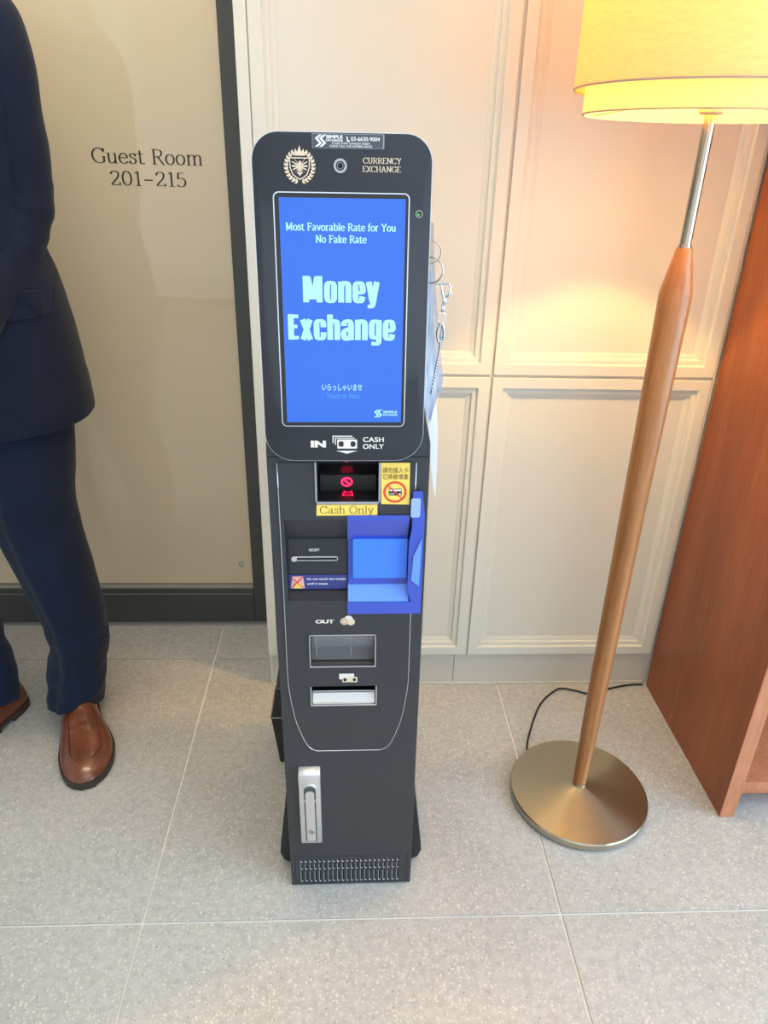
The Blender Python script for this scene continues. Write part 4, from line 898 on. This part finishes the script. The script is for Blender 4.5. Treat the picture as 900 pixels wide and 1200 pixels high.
def leg_rings(s):
    if s > 0: L = [(-.6345, 1.348, .040, .058, .080), (-.633, 1.356, .075, .0605, .079), (-.6280, 1.372, .13, .064, .0745), (-.6170, 1.378, .19, .063, .0755), (-.6180, 1.380, .26, .065, .078), (-.6340, 1.385, .35, .073, .085), (-.6570, 1.392, .46, .081, .092), (-.6680, 1.400, .54, .086, .10), (-.670, 1.41, .66, .102, .112), (-.672, 1.42, .80, .108, .125), (-.672, 1.42, .93, .10, .125)]
    else: L = [(-.832, 1.352, .040, .059, .074), (-.835, 1.365, .08, .060, .073), (-.845, 1.375, .13, .064, .0745), (-.855, 1.378, .19, .064, .0755), (-.860, 1.380, .26, .067, .078), (-.868, 1.385, .35, .076, .085), (-.870, 1.392, .46, .085, .092), (-.866, 1.400, .54, .091, .10), (-.858, 1.41, .66, .106, .112), (-.850, 1.42, .80, .112, .125), (-.846, 1.42, .93, .10, .125)]
    return [(x - PX, y - PY, z, rx, ry) for x, y, z, rx, ry in L]
def trouser_leg(s):
    bm = loft(leg_rings(s), 72, 9, crease=.017, wrinkle=.0030, seed=3 + s, wz=hemw, cap=(False, True))
    for v in bm.verts:        # hem rises over the instep, breaks at the back
        if v.co.z < .10: v.co.z += (1 - (v.co.z - .04) / .06) * (.034 * max(0, -(v.co.y + .06) / .08) - .012 * max(0, (v.co.y + .06) / .08))
    return bm
bm = trouser_leg(1); join(bm, trouser_leg(-1))
join(bm, loft([(0, 0, .80, .19, .125), (0, 0, .93, .185, .125), (0, 0, 1.02, .17, .115)], 48, 4, cap=(True, True)))
tr = obj('trousers', bm, M_TROUSER, man, smooth=0)
sd = tr.modifiers.new('s', 'SOLIDIFY'); sd.thickness = .0016; sd.offset = -1

def jw(z): return .5 if z > 1.0 else .35
J = [(-.004, -.005, .722, .236, .160), (-.004, -.005, .735, .2405, .162), (-.003, -.003, .80, .235, .157), (.0, .0, .90, .221, .148), (.0, .0, .98, .207, .140), (.0, .0, 1.06, .188, .132), (.0, .005, 1.15, .185, .132), (.0, .01, 1.26, .194, .138), (.0, .015, 1.35, .196, .128), (.0, .02, 1.405, .170, .105), (.0, .02, 1.44, .115, .085), (.0, .02, 1.462, .078, .072)]
bm = loft(J, 80, 7, wrinkle=.0022, seed=11, wz=jw, cap=(False, False), expo=2.25)
for v in bm.verts:            # fronts cut away and hem dipping towards the middle
    if v.co.z < .80: v.co.z -= .016 * (1 - min(1, abs(v.co.x) / .25)) * (v.co.y < 0)
def sleeve(s):
    P = [(s * .125, .015, 1.425, .030), (s * .148, .015, 1.405, .050), (s * .163, .012, 1.36, .060), (s * .168, .012, 1.27, .0575), (s * .169, .014, 1.18, .056), (s * .163, .010, 1.11, .0565), (s * .150, -.012, 1.055, .055), (s * .132, -.060, .998, .051), (s * .112, -.118, .945, .047), (s * .096, -.165, .902, .042)]
    Q = cat(P, 6); b = bmesh.new(); n = len(Q)
    rr = [q[3] + .0010 * math.sin(i * .9) + (.0012 * math.sin(i * 1.7) if 26 < i < 40 else 0) for i, q in enumerate(Q)]
    tube(b, [q[:3] for q in Q], rr, 32, cap=False)
    return b
join(bm, sleeve(1)); join(bm, sleeve(-1))
jk = obj('jacket', bm, M_JACKET, man, smooth=0)
sd = jk.modifiers.new('s', 'SOLIDIFY'); sd.thickness = .0022; sd.offset = -1
# flap pockets, lapels, buttons, collar, shirt and tie
def on_front(x, z):
    """front surface of the jacket at x, z"""
    for a, b in zip(J, J[1:]):
        if a[2] <= z <= b[2]:
            t = (z - a[2]) / (b[2] - a[2]); rx = a[3] + (b[3] - a[3]) * t; ry = a[4] + (b[4] - a[4]) * t; cy = a[1] + (b[1] - a[1]) * t
            return cy - ry * (max(0, 1 - (min(abs(x), rx * .999) / rx) ** 2.25)) ** (1 / 2.25)
    return -.14
def patch(outline, lift, thick, m, name):
    bm = bmesh.new(); n = len(outline)
    A = [bm.verts.new((x, on_front(x, z) - lift - thick, z)) for x, z in outline]; Bv = [bm.verts.new((x, on_front(x, z) - lift, z)) for x, z in outline]
    bm.faces.new(A); bm.faces.new(Bv[::-1])
    for i in range(n): bm.faces.new((A[i], A[(i + 1) % n], Bv[(i + 1) % n], Bv[i]))
    return obj(name, bm, m, jk)
for s in (1, -1):
    P = [(s * (.105 + .0118 * k), .985 - .0018 * k) for k in range(10)] + [(s * (.2125 - .0118 * k), .930 - .0010 * k) for k in range(10)]
    patch(P, .002, .004, M_JACKET, 'pocket_flap')
    patch([(s * .004, 1.16), (s * .055, 1.30), (s * .085, 1.34), (s * .075, 1.375), (s * .085, 1.40), (s * .058, 1.425), (s * .045, 1.40), (s * .020, 1.28)], .004, .004, M_JACKET, 'lapel')
for z in (1.13, 1.03):
    bm = bmesh.new(); bmesh.ops.create_cone(bm, cap_ends=True, segments=16, radius1=.010, radius2=.010, depth=.004, matrix=Matrix.Translation((.002, on_front(0, z) - .006, z)) @ Matrix.Rotation(PI / 2, 4, 'X')); obj('button', bm, M_DARK, jk)
bm = loft([(0, .01, 1.40, .075, .075), (0, .01, 1.45, .064, .066), (0, .008, 1.485, .060, .062)], 32, 3)
obj('shirt_collar', bm, M_SHIRT, man, smooth=0)
patch([(-.035, 1.40), (0, 1.17), (.035, 1.40)], .0008, .002, M_SHIRT, 'shirt_front')
patch([(-.014, 1.425), (-.010, 1.39), (-.022, 1.22), (0, 1.18), (.022, 1.22), (.010, 1.39), (.014, 1.425)], .003, .003, mat('dark_tie', (.05, .012, .018), .5), 'tie')

def shoe(heel, toe, name_label, mirror=1):
    h = Vector((heel[0] - PX, heel[1] - PY, 0)); t = Vector((toe[0] - PX, toe[1] - PY, 0)); d = (t - h); Ln = d.length; d.normalize(); sdir = Vector((-d.y, d.x, 0)) * mirror
    e = bpy.data.objects.new('shoe', None); COL.objects.link(e); e.parent = man; e['label'] = name_label
    # u, half width, height, side shift
    Sx = [(.000, .014, .050, 0), (.010, .027, .072, 0), (.035, .0335, .088, 0), (.075, .0345, .092, 0), (.110, .0375, .086, .001), (.145, .0430, .072, .003), (.180, .0480, .060, .004), (.205, .0490, .053, .003), (.235, .0455, .046, .001), (.262, .0370, .038, -.002), (.280, .0250, .030, -.004), (.290, .0100, .022, -.005)]
    Sx = cat([(a * Ln / .290, b * 1.12, c, g) for a, b, c, g in Sx], 4); bm = bmesh.new(); rows = []; n = 28
    for u, hw, hh, sx in Sx:
        row = []
        for k in range(n):
            a = 2 * PI * k / n; c, s = math.cos(a), math.sin(a)
            z = (.018 + (hh - .018) * (abs(s) ** .85)) if s > 0 else .018 + .006 * s
            wdt = hw * (abs(c) ** .75) * (1 if c > 0 else -1) * (1 - .30 * max(0, s) ** 2)
            crs = .0016 * math.sin(u * 260) * math.exp(-((u - .155) / .028) ** 2) * max(0, s)
            p = h + d * u + sdir * (sx + wdt); row.append(bm.verts.new((p.x, p.y, z + crs)))
        rows.append(row)
    for a, b in zip(rows, rows[1:]):
        for k in range(n): bm.faces.new((a[k], a[(k + 1) % n], b[(k + 1) % n], b[k]))
    bm.faces.new(rows[0][::-1]); bm.faces.new(rows[-1])
    obj('upper', bm, M_LEATHER, e, smooth=0)
    def slab(u0, u1, z0, z1, ex, name):
        L = []; Rr = []
        for u, hw, hh, sx in [q for q in Sx if u0 <= q[0] <= u1]:
            L.append(h + d * u + sdir * (sx + hw + ex)); Rr.append(h + d * u + sdir * (sx - hw - ex))
        L = [h + d * (Sx[0][0] - ex) if u0 == 0 else L[0]] + L if u0 == 0 else L
        if u1 > .28: L.append(h + d * (Ln + ex) + sdir * .010); Rr.append(h + d * (Ln + ex) - sdir * .016)
        P = L + Rr[::-1]; bm = bmesh.new(); A = [bm.verts.new((p.x, p.y, z0)) for p in P]; C = [bm.verts.new((p.x, p.y, z1)) for p in P]
        bm.faces.new(A); bm.faces.new(C[::-1])
        for i in range(len(P)): j = (i + 1) % len(P); bm.faces.new((A[i], A[j], C[j], C[i]))
        return obj(name, bm, M_SOLE, e)
    slab(0, .30, .0105, .0185, .0030, 'sole'); slab(.10, .30, .0015, .0105, .0020, 'outsole'); slab(0, .075, .0005, .0104, .0020, 'heel')
    # apron seam
    for sg in (1, -1):
        P = []
        for u in (.105, .13, .155, .18, .205, .23, .248):
            q = min(Sx, key=lambda r_: abs(r_[0] - u * Ln / .29)); f = .62 if u < .24 else .30
            cc = f; ss = math.sqrt(1 - cc * cc); zz = .018 + (q[2] - .018) * ss ** .85 + .0006
            wd = q[1] * cc ** .75 * (1 - .30 * ss ** 2)
            p = h + d * q[0] + sdir * (q[3] + sg * wd); P.append((p.x, p.y, zz))
        obj('seam', tube(bmesh.new(), cat(P, 4), .0010, 6), mat('dark_leather_seam', (.06, .02, .01), .6), e, smooth=0)
    return e
shoe((-.655, 1.405), (-.541, 1.125), 'brown leather slip-on shoe pointing at the viewer')
shoe((-.790, 1.405), (-.905, 1.128), 'brown leather slip-on shoe turned outward', -1)
